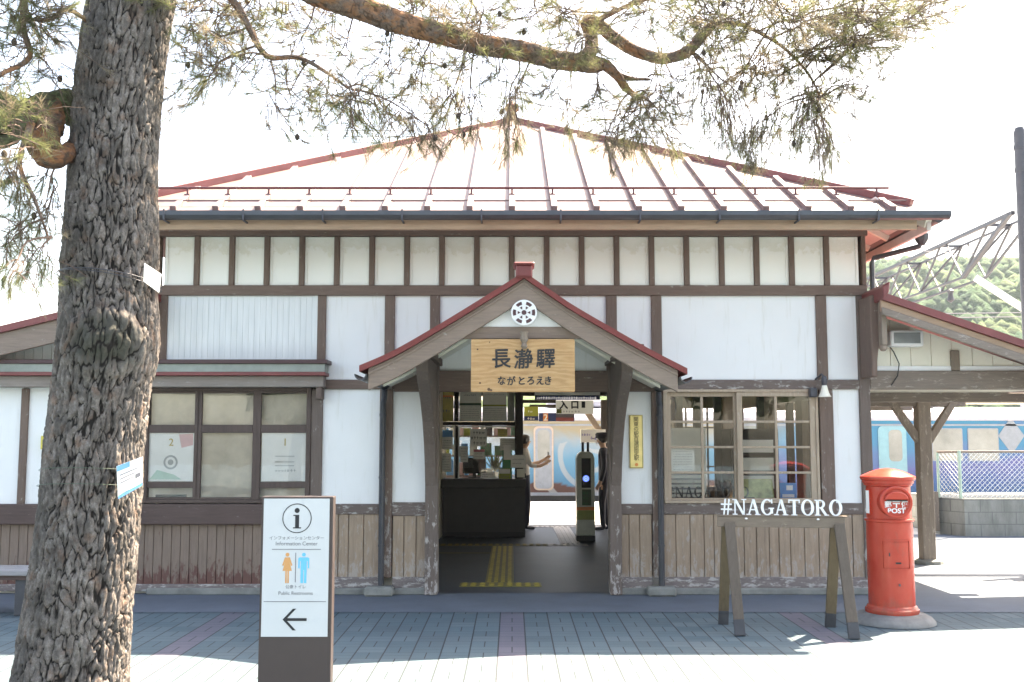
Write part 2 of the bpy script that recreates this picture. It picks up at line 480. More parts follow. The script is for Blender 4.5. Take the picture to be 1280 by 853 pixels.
# ------------------------------------------------------------------ ground
mb = MB(); mb.add([(-60, -40, 0), (60, -40, 0), (60, 17.6, 0), (-60, 17.6, 0)], [(0, 1, 2, 3)])
struct(mb.build('pavement', 'pavers'))
mb = MB(); mb.add([(-60, 17.6, 0), (60, 17.6, 0), (60, 26.9, 0), (-60, 26.9, 0), (-60, 26.9, -1.1), (60, 26.9, -1.1)], [(0, 1, 2, 3), (3, 2, 5, 4)])
struct(mb.build('platform', 'platform'))
mb = MB(); mb.add([(-900, 26.9, -1.1), (900, 26.9, -1.1), (900, 900, -1.1), (-900, 900, -1.1)], [(0, 1, 2, 3)])
struct(mb.build('track_bed', 'earth'))
mb = MB(); mb.add([(-60, 9.72, .004), (60, 9.72, .004), (60, 17.6, .004), (-60, 17.6, .004)], [(0, 1, 2, 3)])
struct(mb.build('apron', 'apron'))
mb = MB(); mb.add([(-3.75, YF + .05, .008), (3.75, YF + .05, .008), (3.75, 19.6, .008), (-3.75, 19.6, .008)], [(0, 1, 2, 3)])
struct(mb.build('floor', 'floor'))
M['tactile'] = plain('worn_yellow_tactile_paving', (.42, .33, .05), .7, var=.3, scale=14)
M['tactile_dull'] = plain('worn_out_tactile_paving', (.09, .085, .05), .7, var=.3, scale=14)
M['tactile_old'] = plain('dulled_tactile_paving', (.19, .16, .05), .7, var=.3, scale=14)
M['tactile_grey'] = plain('pale_tactile_paving', (.36, .35, .36), .7, var=.15)
# tactile guide: cross strip at the door, stem to the counter, cross strip by the counter
def dots(mb, x0, x1, y0, y1, step, r, z=.0142):
    nx = max(1, round((x1 - x0) / step)); ny = max(1, round((y1 - y0) / step))
    for i in range(nx):
        for j in range(ny):
            mb.lathe([(r, 0), (r * .8, .005)], 8, (x0 + (i + .5) * (x1 - x0) / nx, y0 + (j + .5) * (y1 - y0) / ny, z))
    return mb
a0 = G(574, 735); a1 = G(676, 729)
ty = a0[1]
struct(MB().box(a0[0], a1[0], ty, ty + .3, .009, .014).build('tactile_strip', 'tactile_old'))
struct(dots(MB(), a0[0], a1[0], ty, ty + .3, .1, .036).build('tactile_dots', 'tactile'))
struct(MB().box(-.30, .02, ty + .304, 15.6, .009, .014).build('tactile_strip', 'tactile_old'))
mb = MB()
for k in range(4): mb.box(-.278 + k * .076, -.234 + k * .076, ty + .33, 15.55, .0145, .019)
struct(mb.build('tactile_bars', 'tactile'))
mb = MB(); mb.box(-1.3, .55, 15.62, 15.92, .009, .014); mb.box(-1.3, -.3, 14.6, 14.75, .009, .013)
struct(mb.build('tactile_strip', 'tactile_dull'))
struct(dots(MB(), -1.3, .55, 15.62, 15.92, .1, .036).build('tactile_dots', 'tactile_old'))
mb = MB(); mb.box(.55, 1.15, 15.62, 15.92, .0092, .0142); dots(mb, .6, 1.1, 15.62, 15.92, .1, .03)
mb.box(.75, 1.05, 15.93, 18.9, .0092, .0142)
for k in range(4): mb.box(.78 + k * .07, .81 + k * .07, 15.95, 18.9, .0145, .02)
mb.box(.2, 2.2, 18.95, 19.25, .0092, .0142); dots(mb, .2, 2.2, 18.95, 19.25, .09, .028)
struct(mb.build('tactile_strip', 'tactile_grey'))

# ------------------------------------------------------------------ station building
B = thing('station_building', 'old timber framed white plaster station with wide pale hipped roof and gabled entrance', 'station', (0, YF, 0))
L_, R_ = -3.79, 3.79
FR = YF - .035       # front of the framing
def post(px0, px1, y0, y1, mat='beam_z', yf=None, pr=None, d=.12, nm='post'):
    ym = (y0 + y1) / 2
    x0, x1 = FX(px0, ym), FX(px1, ym)
    return MB().box(x0, x1, (yf or FR), (yf or FR) + d, FZ(y1), FZ(y0)).build(nm, mat, pr or B, .006)
def beam(px0, px1, y0, y1, mat='beam_x', yf=None, d=.12, nm='beam'):
    ym = (y0 + y1) / 2
    return MB().box(FX(px0, ym), FX(px1, ym), (yf or FR) + .003, (yf or FR) + d, FZ(y1), FZ(y0)).build(nm, mat, B, .006)
def plaster(px0, px1, y0, y1, mat='plaster', nm='plaster_panel'):
    ym = (y0 + y1) / 2
    return MB().box(FX(px0, ym) - .01, FX(px1, ym) + .01, YF, YF + .05, FZ(y1) - .01, FZ(y0) + .01).build(nm, mat, B)

# top and middle beams
MB().box(L_ - .02, R_ + .02, FR - .02, FR + .16, FZ(296), FZ(279)).build('beam', 'beam_x', B, .006)
MB().box(L_, R_, FR - .012, FR + .12, FZ(370), FZ(357.5)).build('beam', 'beam_x', B, .006)
# clerestory: 20 panels between slim posts
c0, cp = 203.2, 43.65
for i in range(21):
    px = c0 + cp * i
    x = FX(px, 325)
    if 0 < i < 20:
        MB().box(x - .029, x + .029, FR, FR + .08, FZ(357.5), FZ(296)).build('mullion_post', 'beam_z', B, .005)
for i in range(20):
    x0 = FX(c0 + cp * i, 325) + .03; x1 = FX(c0 + cp * (i + 1), 325) - .03
    z0, z1 = FZ(357), FZ(296.5)
    m_ = MB(); f_ = .028
    m_.box(x0, x1, YF + .012, YF + .05, z0, z1)
    m_.box(x0, x0 + f_, YF - .003, YF + .012, z0, z1); m_.box(x1 - f_, x1, YF - .003, YF + .012, z0, z1)
    m_.box(x0 + f_, x1 - f_, YF - .003, YF + .012, z0, z0 + f_); m_.box(x0 + f_, x1 - f_, YF - .003, YF + .012, z1 - .015, z1)
    m_.build('clerestory_panel', 'cler', B, .003)
# corner posts
for x0, x1 in ((L_, FX(203.2, 325) - .03), (FX(1076, 325), R_)):
    MB().box(x0, x1, FR - .004, FR + .14, FZ(357.5), FZ(296)).build('post', 'beam_z', B, .006)
MB().box(R_ - .115, R_, FR - .004, FR + .14, .16, FZ(370)).build('post', 'postworn', B, .006)
MB().box(L_, L_ + .115, FR - .004, FR + .14, FZ(453), FZ(370)).build('post', 'beam_z', B, .006)
# middle band
for a, b in ((397, 407.5), (481, 493.5), (537.5, 550), (757.5, 771), (814, 827), (1020, 1033)):
    post(a, b, 370, 475)
for a, b in ((407.5, 481), (493.5, 537.5), (550, 757.5), (771, 814), (827, 1020), (1033, 1074)):
    plaster(a, b, 370, 475)
# white boarded panel over the office window
m_ = MB(); xa, xb = FX(203, 410), FX(397, 410); n = 27
for k in range(n):
    w = (xb - xa) / n; m_.box(xa + k * w + .0012, xa + (k + 1) * w - .0012, YF - .005 - .001 * (k % 2), YF + .03, FZ(454), FZ(369.5))
m_.box(xa, xb, YF + .0, YF + .05, FZ(454), FZ(369.5))
m_.box(xb - .03, xb, YF - .02, YF - .0115, FZ(453), FZ(370)); m_.box(xa + .01, xb - .03, YF - .02, YF - .0105, FZ(453), FZ(450.5))
m_.build('siding_panel', 'siding', B)
beam(407, 476, 475, 487); beam(490, 533, 475, 487, nm='beam'); beam(775, 815, 475, 487)
beam(827, 1083, 475, 487, 'sill')
# lower band
post(389, 403, 487, 641, 'postworn'); post(474, 490.5, 487, 722, 'beam_z'); post(815, 828, 487, 722, 'beam_z')
post(1025, 1042, 487, 641, 'beam_z')
for a, b in ((403, 474), (490.5, 534), (774, 815), (1042, 1084)): plaster(a, b, 487, 630)
beam(403, 474, 630, 643, 'sill'); beam(490.5, 534, 628, 645, 'sill'); beam(774, 815, 630, 643, 'sill'); beam(828, 1084, 629, 643, 'sill')
# wainscot
def wains(px0, px1, y0, y1, bw, mat='wainscot', seed=1):
    rnd = random.Random(seed); x0, x1 = FX(px0, 690), FX(px1, 690); m = MB(); x = x0
    while x < x1 - .01:
        w = min(bw * rnd.uniform(.75, 1.2), x1 - x)
        if x1 - x - w < .04: w = x1 - x
        p = rnd.uniform(0, .006)
        m.box(x + .004, x + w - .004, YF - .014 - p, YF + .01, FZ(y1) - .01, FZ(y0) + .01); x += w
    m.box(x0, x1, YF + .005, YF + .05, FZ(y1) - .01, FZ(y0) + .01)
    return m.build('wainscot_panel', mat, B, .003)
wains(403, 474, 643, 722, .14, seed=2); wains(490.5, 534, 645, 722, .14, seed=3)
wains(774, 815, 643, 722, .12, seed=4); wains(828, 1084, 643, 722, .135, seed=5)
for a, b in ((403, 474), (490.5, 534), (774, 815), (828, 1084)):
    beam(a, b, 721, 735, 'baseboard')
for a, b in ((-3.79, FX(534, 740)), (FX(774, 740), 3.79)):
    MB().box(a, b, YF - .07, YF + .2, 0.0, FZ(734.5)).build('plinth', 'concrete', B, .012)
# door posts
for a, b in ((532, 548), (761, 776)):
    MB().box(FX(a, 680), FX(b, 680), FR - .09, FR + .12, 0.009, FZ(462)).build('door_post', 'postworn', B, .008)
MB().box(FX(493, 475), FX(818, 475), FR - .02, FR + .11, FZ(490), FZ(464)).build('lintel', 'beam_x', B, .006)

# ---- office window (left) with its hood
Wd = MB(); x0, x1 = FX(178, 560), FX(389, 560); z0, z1 = FZ(629), FZ(485)
fr = .07
win = MB().box(x0, x0 + fr, FR - .01, FR + .09, z0, z1).box(x1 - .05, x1, FR - .01, FR + .09, z0, z1).box(x0 + fr, x1 - .05, FR - .01, FR + .09, z0, z0 + .035).box(x0 + fr, x1 - .05, FR - .01, FR + .09, z1 - .035, z1).build('window', 'darksash', B, .005)
secs = [(184, 243, True), (252, 316, False), (326, 386, True)]
for a, b, low in secs:
    xa, xb = FX(a, 560), FX(b, 560); s_ = MB(); w_ = .045
    s_.box(xa - w_, xa, FR + .01, FR + .05, z0 + .035, z1 - .035); s_.box(xb, xb + w_, FR + .01, FR + .05, z0 + .035, z1 - .035)
    zr = FZ(536); s_.box(xa, xb, FR + .012, FR + .048, zr - .045, zr + .04)
    if low: zr = FZ(606); s_.box(xa, xb, FR + .012, FR + .048, zr - .035, zr + .03)
    s_.box(xa, xb, FR + .012, FR + .048, z1 - .06, z1 - .035); s_.box(xa, xb, FR + .012, FR + .048, z0 + .035, z0 + .06)
    s_.build('sash', 'darksash', win, .004)
    MB().box(xa, xb, FR + .028, FR + .032, z0 + .05, z1 - .05).build('pane', 'glass', win)
def curtain(xa, xb, y, za, zb, amp, k, mat='curtain', par=None):
    n = 60; vs = []; fs = []
    for i in range(n + 1):
        x = xa + (xb - xa) * i / n
        for j in range(9):
            z = za + (zb - za) * j / 8
            vs.append((x, y + amp * math.sin(k * x * 6.28 + .6 * math.sin(z * 2)) + amp * .4 * math.sin(k * x * 17 + z), z - (0.03 * math.sin(3.14 * i / n) if j == 8 else 0)))
    for i in range(n):
        for j in range(8): a = i * 9 + j; fs.append((a, a + 9, a + 10, a + 1))
    return MB().add(vs, fs).build('curtain', mat, par, smooth=True)
curtain(FX(182, 560), FX(388, 560), FR + .085, z0 + .05, z1 - .05, .012, 2.2, par=win)
# paper notices and their marks behind the glass
for (a, b, ya, yb, lab, dig, seed) in ((185, 242, 541, 602, 'white paper notice with pale map behind the first office pane, number 2 on top', '2', 3), (327, 385, 541, 602, 'plain white paper notice behind the last office pane, number 1 on top', '1', 5)):
    xa, xb = FX(a, 570), FX(b, 570); za, zb = FZ(yb), FZ(ya); n_ = MB().box(xa, xb, FR + .036, FR + .04, za, zb).build('paper_notice', 'paper')
    tag(n_, lab, 'notice')
    M['ochre'] = M.get('ochre') or plain('ochre_print', (.5, .36, .05), .7)
    text_mb(dig, .11, (xa + xb) / 2, zb - .1, FR + .035, .002).build('number', 'ochre', n_)
    rnd = random.Random(seed); ln = MB()
    if dig == '2':
        ln.disc_y((xa + xb) / 2, za + .2, .075, FR + .0335, FR + .0355, 30, r0=.055); ln.disc_y((xa + xb) / 2, za + .2, .03, FR + .0335, FR + .0355, 20)
        M['palegreen'] = plain('pale_green_print', (.5, .68, .58), .7, var=.1); M['palepink'] = plain('pale_pink_print', (.75, .5, .5), .7, var=.1)
        MB().prism([(xa + .02, za + .02), (xb - .12, za + .02), (xb - .2, za + .07), (xa + .1, za + .12)], FR + .034, FR + .0356).build('printed_area', 'palegreen', n_)
        MB().prism([(xb - .13, zb - .16), (xb - .01, zb - .13), (xb - .01, zb - .01), (xb - .16, zb - .02)], FR + .034, FR + .0356).build('printed_area', 'palepink', n_)
    else:
        for q, w in ((.26, .2), (.2, .06), (.2, .2), (.16, .2)): ln.box((xa + xb) / 2 - .1, (xa + xb) / 2 - .1 + w, FR + .0335, FR + .0355, za + q, za + q + .007)
        scribble(ln, (xa + xb) / 2 - .1, (xa + xb) / 2 + .12, za + .1, .03, FR + .0355, rnd)
    M['palegrey'] = plain('pale_grey_print', (.42, .44, .44), .7)
    ln.build('drawing', 'palegrey', n_)
tr = MB().box(FX(194, 612), FX(232, 612), FR + .05, FR + .075, z0 + .06, z0 + .085).box(FX(190, 612), FX(240, 612), FR + .045, FR + .08, z0 + .04, z0 + .055).build('document_tray', 'black')
tag(tr, 'black document tray behind the low service slot of the office window', 'tray')
# hood over the window and the office wing: stepped cornice
hx0, hx1 = -7.6, FX(411, 470)
M['hooddark'] = plain('dark_maroon_flashing', (.07, .03, .032), .5)
hood = MB().box(hx0, hx1 + .03, FR - .24, FR + .03, FZ(457), FZ(452)).build('window_hood', 'hooddark', B, .004)
M['greygreen'] = plain('grey_green_metal', (.25, .27, .235), .5, var=.15)
MB().prism_x([(FR - .22, FZ(467)), (FR - .215, FZ(457.2)), (FR, FZ(457.2)), (FR, FZ(467))], hx0, hx1).build('metal_fascia', 'greygreen', hood)
MB().box(hx0, hx1 + .01, FR - .235, FR, FZ(471.5), FZ(467.2)).build('drip_edge', 'red', hood, .004)
MB().box(hx0, hx1 - .02, FR - .16, FR, FZ(485), FZ(471.7)).build('hood_board', 'hoodwood', hood, .005)
for k in (0, 1): MB().box(hx1 - .1 - .0 + k * .0, hx1 - .04, FR - .15, FR + .02, FZ(500), FZ(485.2)).build('hood_bracket', 'beam_y', hood, .006) if k == 0 else None
# sill and boards under it
MB().box(-7.6, FX(403, 640), FR - .06, FR + .1, FZ(655), FZ(630)).build('beam', 'darksill', B, .008)
M['wainred'] = wood('peeling_wainscot_board', (.225, .165, .13), 'z', amount=.2, low=.3, wear=(.13, .055, .045), ghi=.42, glo=.05)
rnd = random.Random(9); m_ = MB(); x = -7.6; xe = FX(403, 690)
while x < xe - .01:
    w = min(.094, xe - x); m_.box(x + .003, x + w - .003, YF - .012 - rnd.uniform(0, .004), YF + .01, FZ(735), FZ(654)); x += w
m_.box(-7.6, xe, YF + .004, YF + .05, FZ(735), FZ(654)); m_.build('wainscot_panel', 'wainred', B, .002)
beam(-240, 403, 730, 739, 'baseboard')
# ---- waiting-room window (right): two sashes of 2 x 4 panes
x0, x1 = FX(829, 560), FX(1023, 560); z0, z1 = FZ(629), FZ(487)
win = MB().box(x0, x1, FR + .0, FR + .1, z1 - .03, z1).box(x0, x1, FR - .02, FR + .1, z0, z0 + .03).box(x0, x0 + .04, FR, FR + .1, z0 + .03, z1 - .03).box(x1 - .03, x1, FR, FR + .1, z0 + .03, z1 - .03).build('window', 'sashwood', B, .004)
for (a, b, yy) in ((832, 925, FR + .05), (921, 1019.5, FR + .01)):
    xa, xb = FX(a, 560), FX(b, 560); s_ = MB(); st = .06
    s_.box(xa, xa + st, yy, yy + .035, z0 + .03, z1 - .03); s_.box(xb - st, xb, yy, yy + .035, z0 + .03, z1 - .03)
    s_.box(xa + st, xb - st, yy, yy + .035, z1 - .075, z1 - .03); s_.box(xa + st, xb - st, yy, yy + .035, z0 + .03, z0 + .05)
    xm = (xa + xb) / 2; s_.box(xm - .014, xm + .014, yy + .004, yy + .03, z0 + .05, z1 - .075)
    hh = (z1 - z0 - .125) / 4
    for k in (1, 2, 3): s_.box(xa + st, xm - .014, yy + .004, yy + .03, z0 + .05 + hh * k - .012, z0 + .05 + hh * k + .012); s_.box(xm + .014, xb - st, yy + .004, yy + .03, z0 + .05 + hh * k - .012, z0 + .05 + hh * k + .012)
    s_.build('sash', 'sashwood', win, .003)
    MB().box(xa + st - .005, xb - st + .005, yy + .015, yy + .018, z0 + .045, z1 - .07).build('pane', 'glass', win)
WIN_Z0, WIN_X0 = z0, x0

# ---- inside: ceiling, partitions, back and side walls
MB().box(L_ + .1, R_ - .1, YF + .14, 17.8, 2.72, 2.78).build('ceiling', 'ceiling', B)
m_ = MB(); m_.box(R_ - .12, R_ - .02, YF + .12, 18.0, 0.01, .85).box(R_ - .12, R_ - .02, YF + .12, 18.0, 2.1, 3.8)
for a, b in ((YF + .12, 11.6), (13.0, 13.3), (14.7, 15.1), (16.7, 18.0)): m_.box(R_ - .12, R_ - .02, a, b, .85, 2.1)
M['brownwall'] = wood('brown_board_wall', (.16, .12, .09), 'z', amount=.1, wear=(.3, .25, .2)); m_.build('side_wall', 'brownwall', B)
for px in (846, 868, 894, 948, 985):
    MB().box(PX(px, 550, 14.4), PX(px, 550, 14.4) + .09, 14.4, 14.5, .01, 2.71).build('inner_post', 'darkwood', B)
MB().box(1.8, R_ - .14, 14.38, 14.52, 2.3, 2.45).build('inner_beam', 'darkwood', B)
MB().box(L_ + .02, L_ + .12, YF + .12, 18.0, 0.01, 3.8).build('side_wall', 'innerwall', B)
MB().box(L_ + .13, -1.15, 17.9, 18.0, .01, 2.7).build('rear_wall', 'innerwall', B)
m_ = MB(); m_.box(1.75, R_ - .13, 17.9, 18.0, .01, .8).box(1.75, R_ - .13, 17.9, 18.0, 2.15, 2.7)
for a, b in ((1.75, 1.9), (2.75, 2.85), (3.6, R_ - .13)): m_.box(a, b, 17.9, 18.0, .8, 2.15)
m_.build('rear_wall', 'brownwall', B)
for x in (1.9, 2.85):
    w_ = .85 if x < 2 else .75
    f_ = MB()
    for k in range(1, 4): f_.box(x + k * w_ / 4 - .015, x + k * w_ / 4 + .015, 17.93, 17.96, .8, 2.15)
    for k in range(1, 4): f_.box(x, x + w_, 17.935, 17.955, .8 + k * .337 - .012, .8 + k * .337 + .012)
    f_.build('window_bars', 'darkwood', B)
MB().box(L_ + .13, -1.17, YF + .14, 17.88, .01, 2.7).build('office_wall', 'innerwall', B)   # solid office block left of the concourse
MB().box(1.72, 1.78, 14.2, 17.88, .01, 2.7).build('partition', 'innerwall', B)
MB().box(-3.7, R_ - .14, 17.8, 17.95, 2.36, 2.7).build('rear_beam', 'darkwood', B)
MB().box(R_ - .13, -1.0, YF + .12, YF + .2, FZ(475), 3.8)
MB().box(L_ + .05, R_ - .13, YF + .055, YF + .1, FZ(470), 3.85).build('inner_lining', 'ceiling', B)

# ---- main roof
RE, RZ = 10.05, 3.873       # eave line
AX, AY, AZ_ = 0.0, 14.65, 6.25
EX = 4.26
def roof_z(y): return RZ + (AZ_ - RZ) * (y - RE) / (AY - RE)
ev = [(-EX, RE, RZ), (EX, RE, RZ), (EX, 2 * AY - RE, RZ), (-EX, 2 * AY - RE, RZ), (AX, AY, AZ_)]
t = .05
m_ = MB().add(ev + [(x, y, z - t) for x, y, z in ev], [(0, 1, 4), (1, 2, 4), (2, 3, 4), (3, 0, 4), (5, 6, 1, 0), (6, 7, 2, 1), (7, 8, 3, 2), (8, 5, 0, 3), (6, 5, 9), (7, 6, 9), (8, 7, 9), (5, 8, 9)])
roof = m_.build('roof', 'roof', B)
M['seam'] = plain('faded_red_seam_metal', (.17, .115, .115), .6, .05, var=.1)
for k in range(-10, 11):
    x = k * .4225
    if abs(x) > EX - .1: continue
    s_ = abs(x) / EX; yt = RE + (AY - RE) * (1 - s_); yt = max(yt - .17, RE + .2)
    MB().bar((x, RE - .02, RZ + .018), (x, yt, roof_z(yt) + .018), .062, .06).build('roof_seam', 'seam', roof, .004)
for k in range(-9, 10):
    y = AY + k * .4225; s_ = abs(k * .4225) / (AY - RE)
    xt = EX * s_
    zt = RZ + (AZ_ - RZ) * (1 - xt / EX)
    MB().bar((EX + .02, y, RZ + .015), (xt + .06, y, zt + .0), .045, .05).build('roof_seam', 'seam', roof)
for sx in (-1, 1):
    for sy in (0, 1):
        e = (sx * EX, RE if sy == 0 else 2 * AY - RE, RZ + .02)
        MB().bar((e[0] * .955, e[1] + (.19 if sy == 0 else -.19), e[2] + .105), (sx * .06, AY - (.05 if sy == 0 else -.05), AZ_ + .0), .085, .085).build('hip_cap', 'red', roof, .008)
MB().lathe([(.14, -.06), (.14, .02), (.07, .06), (.06, .13), (.1, .17), (.1, .23), (.03, .3)], 16, (0, AY, AZ_)).build('finial', 'red', roof, smooth=True)
# snow guard: a pipe on stub brackets near the eave and a thin rail below it
yg = RE + .43; zg = roof_z(yg) + .12
MB().tube([(-EX + .33, yg, zg), (EX - .33, yg, zg)], .014, 8).build('snow_guard', 'redpipe', roof, smooth=True)
yg2 = RE + .19; zg2 = roof_z(yg2) + .055
MB().tube([(-EX + .16, yg2, zg2), (EX - .16, yg2, zg2)], .008, 6).build('snow_guard', 'seam', roof)
for k in range(-9, 10):
    x = k * .4225
    MB().box(x - .009, x + .009, yg - .015, yg + .015, roof_z(yg) + .02, zg).box(x - .028, x + .028, yg - .03, yg + .05, roof_z(yg) + .03, roof_z(yg) + .05).build('guard_bracket', 'redpipe', roof)
# eave: drip, gutter, fascia, soffit
MB().box(-EX - .01, EX + .01, RE - .035, RE + .02, RZ - .05, RZ - .012).build('drip_edge', 'redpipe', roof)
gz1 = PZ(264.5, RE - .1) - .0; gz0 = PZ(275, RE - .1)
prof = [(RE - .15, gz1), (RE - .155, gz1 - .045), (RE - .13, gz0 + .012), (RE - .09, gz0), (RE - .05, gz0 + .015), (RE - .035, gz1 - .02), (RE - .045, gz1 - .02), (RE - .06, gz0 + .022), (RE - .09, gz0 + .012), (RE - .12, gz0 + .022), (RE - .14, gz1 - .04), (RE - .14, gz1)]
gut = MB().prism_x(prof, -EX - .06, EX + .06).build('gutter', 'gutter', B)
for k in range(-4, 7):
    x = k * .78 - .3
    if abs(x) < EX: MB().box(x - .008, x + .008, RE - .165, RE - .157, gz0 - .01, gz1 + .01).box(x - .008, x + .008, RE - .157, RE - .0, gz0 - .018, gz0 - .004).build('gutter_bracket', 'steel', gut)
fz1, fz0 = PZ(274, RE + .02), PZ(287.5, RE + .02)
MB().box(-EX + .1, EX - .22, RE + .0, RE + .05, fz0, fz1).build('fascia', 'fascia', B, .005)
M['soffit'] = plain('pink_soffit_board', (.74, .64, .60), .8, var=.08)
sl = (AZ_ - RZ) / (AY - RE); slx = (AZ_ - RZ) / EX
MB().prism_x([(RE + .055, RZ - .09 + sl * .055), (RE + .055, RZ - .07 + sl * .055), (FR + .15, RZ - .07 + sl * (FR + .15 - RE)), (FR + .15, RZ - .09 + sl * (FR + .15 - RE))], -EX + .35, EX - .6).build('soffit', 'soffit', B)
MB().prism([(EX - .11, RZ - .09 + slx * .11), (EX - .11, RZ - .07 + slx * .11), (R_ - .05, RZ - .07 + slx * (EX - R_ + .05)), (R_ - .05, RZ - .09 + slx * (EX - R_ + .05))], RE + .3, 2 * AY - RE - .3).build('soffit', 'soffit', B)
MB().bar((R_ - .02, FR + .02, RZ - .12 + sl * .8), (EX - .08, RE + .08, RZ - .11), .08, .09).build('rafter_tail', 'cream', B)
for k in range(14):
    y = RE + .5 + k * .6
    MB().bar((R_ - .02, y, RZ - .125 + slx * (EX - R_)), (EX - .11, y, RZ - .125 + slx * .11), .05, .06).build('rafter_tail', 'cream', B)
MB().box(EX - .1, EX - .055, RE + .06, 2 * AY - RE - .1, fz0, fz1 - .02).build('fascia', 'soffit', B, .004)
MB().tube([(EX + .02, RE + .05, gz0 + .05), (EX + .02, RE + .4, gz0 + .05), (EX + .02, 2 * AY - RE, gz0 + .05)], .05, 10).build('gutter', 'gutter', B, smooth=True)
pA = P3(1152, 300, 10.6); pB = P3(1150, 308, 10.6); pC = P3(1092, 323, YF - .03)
pD = Vector((pC.x - .02, pC.y, pC.z - .06)); pE = Vector((pC.x - .02, pC.y, FZ(366)))
MB().tube([pA, pB, pC, pD, pE], .028, 8).build('downpipe', 'darkpipe', B, smooth=True)
MB().lathe([(.03, -.06), (.07, 0), (.08, .06)], 8, tuple(pA)).build('rain_head', 'darkpipe', B)

# ------------------------------------------------------------------ entrance canopy (part of the building)
YC = 9.12
top = [(450, 457.5), (493, 438.5), (549, 406.5), (603, 373.5), (655, 341), (709, 378), (772, 415), (815, 439), (858, 461)]
def sm(pts, n=6):
    out = []
    for i in range(len(pts) - 1):
        if i == 3 or i == 4:
            out += [pts[i] if k == 0 else tuple(np.array(pts[i]) * (1 - k / n) + np.array(pts[i + 1]) * k / n) for k in range(n)]; continue
        p0 = np.array(pts[max(i - 1, 0)]); p1 = np.array(pts[i]); p2 = np.array(pts[i + 1]); p3 = np.array(pts[min(i + 2, len(pts) - 1)])
        for k in range(n):
            t = k / n; out.append(tuple(.5 * (2 * p1 + (p2 - p0) * t + (2 * p0 - 5 * p1 + 4 * p2 - p3) * t * t + (-p0 + 3 * p1 - 3 * p2 + p3) * t ** 3)))
    out.append(pts[-1]); return out
prof = [P(a, b, YC) for a, b in sm(top)]
def dn(d, lo=0, hi=0): return [(x, z - d) for x, z in prof]
M['canopyred'] = wood('weathered_red_metal', (.2, .05, .045), 'y', amount=.1, wear=(.28, .16, .13))
can = MB().strip(prof, dn(.055), YC - .05, YF - .02).build('canopy_roof', 'canopyred', B)
ins = [(x, z) for x, z in prof if prof[0][0] + .07 < x < prof[-1][0] - .07]
def dni(d): return [(x, z - d) for x, z in ins]
M['bargediag'] = M['barge']
MB().strip(dni(.056), dni(.25), YC - .01, YC + .045).build('bargeboard', 'barge', can, .005)
MB().strip(dni(.085), dni(.11), YC - .022, YC - .011).build('moulding', 'barge', can, .004)
MB().strip(dni(.10), dni(.13), YC + .046, YF - .03).build('canopy_soffit', 'cream', can)
for yb in (9.6, 10.2): MB().strip(dni(.132), dni(.16), yb, yb + .04).build('soffit_batten', 'cream', can)
zb1, zb0 = PZ(408, YC), PZ(423, YC)
MB().box(PX(572, 415, YC), PX(740, 415, YC), YC + .046, YC + .1, zb0, zb1).build('tie_beam', 'barge', can, .005)
apx = prof[len(prof) // 2][0]
inn = [(x, z - .2) for x, z in prof if z - .2 > zb1 - .02]
MB().prism([(inn[0][0], zb1 - .03)] + inn + [(inn[-1][0], zb1 - .03)], YC + .06, YC + .085).build('gable_panel', 'plaster', can)
for (a, b) in ((533, 547), (762, 775)):
    xa, xb = FX(a, 560), FX(b, 560)
    cur = [(FR - .09, 1.12), (FR - .16, 1.32), (FR - .28, 1.55), (FR - .48, 1.78), (FR - .75, 1.98), (9.72, 2.16), (9.62, 2.24), (9.62, 2.37), (FR - .09, 2.42)]
    MB().prism_x(cur, xa, xb).build('bracket_arm', 'postworn', can, .008)
    MB().box(xa - .05, xb + .05, YC + .06, YF - .05, 2.375, 2.46).build('canopy_purlin', 'beam_y', can, .006)
for sx, a in ((-1, 452), (1, 858)):
    ex = prof[0][0] + .03 if sx < 0 else prof[-1][0] - .03; ez = (prof[0][1] if sx < 0 else prof[-1][1]) - .075
    arc = [(ex + sx * .02 + .055 * math.cos(R(q)), ez + .055 * math.sin(R(q))) for q in range(180, 361, 20)]
    arc += [(ex + sx * .02 + .046 * math.cos(R(q)), ez + .046 * math.sin(R(q))) for q in range(360, 179, -20)]
    MB().prism(arc, YC - .04, YF - .06).build('eave_gutter', 'gutter', can)
    xp = FX(479 if sx < 0 else 824, 600)
    MB().tube([(ex, YF - .2, ez - .05), (ex + (xp - ex) * .3, YF - .15, ez - .14), (xp, FR - .06, ez - .2), (xp, FR - .06, .1)], .031, 10).build('downpipe', 'darkpipe', can, smooth=True)
    for z in (.5, 1.2, 1.85): MB().lathe([(.037, 0), (.037, .02)], 10, (xp, FR - .06, z)).build('pipe_clip', 'darkpipe', can)
    MB().box(xp - .16, xp + .14, FR - .18, FR - .03, .0045, .1).build('pipe_block', 'concrete', can, .02)
MB().box(apx - .075, apx + .075, YC - .08, YC + .2, PZ(348, YC), PZ(333, YC)).box(apx - .095, apx + .095, YC - .1, YC + .22, PZ(333, YC), PZ(329.5, YC)).build('ridge_end_cap', 'red', can, .02)
MB().tube([(apx, YC - .02, prof[len(prof) // 2][1] + .015), (apx, YF - .03, prof[len(prof) // 2][1] + .015)], .045, 8).build('ridge_cap', 'red', can)
# pendant below the tie beam
MB().lathe([(.012, -.125), (.03, -.10), (.02, -.07), (.036, -.04), (.028, 0), (.04, .03)], 12, (apx, YC - .065, zb0 + .02)).build('pendant', 'grey_z', can, smooth=True)
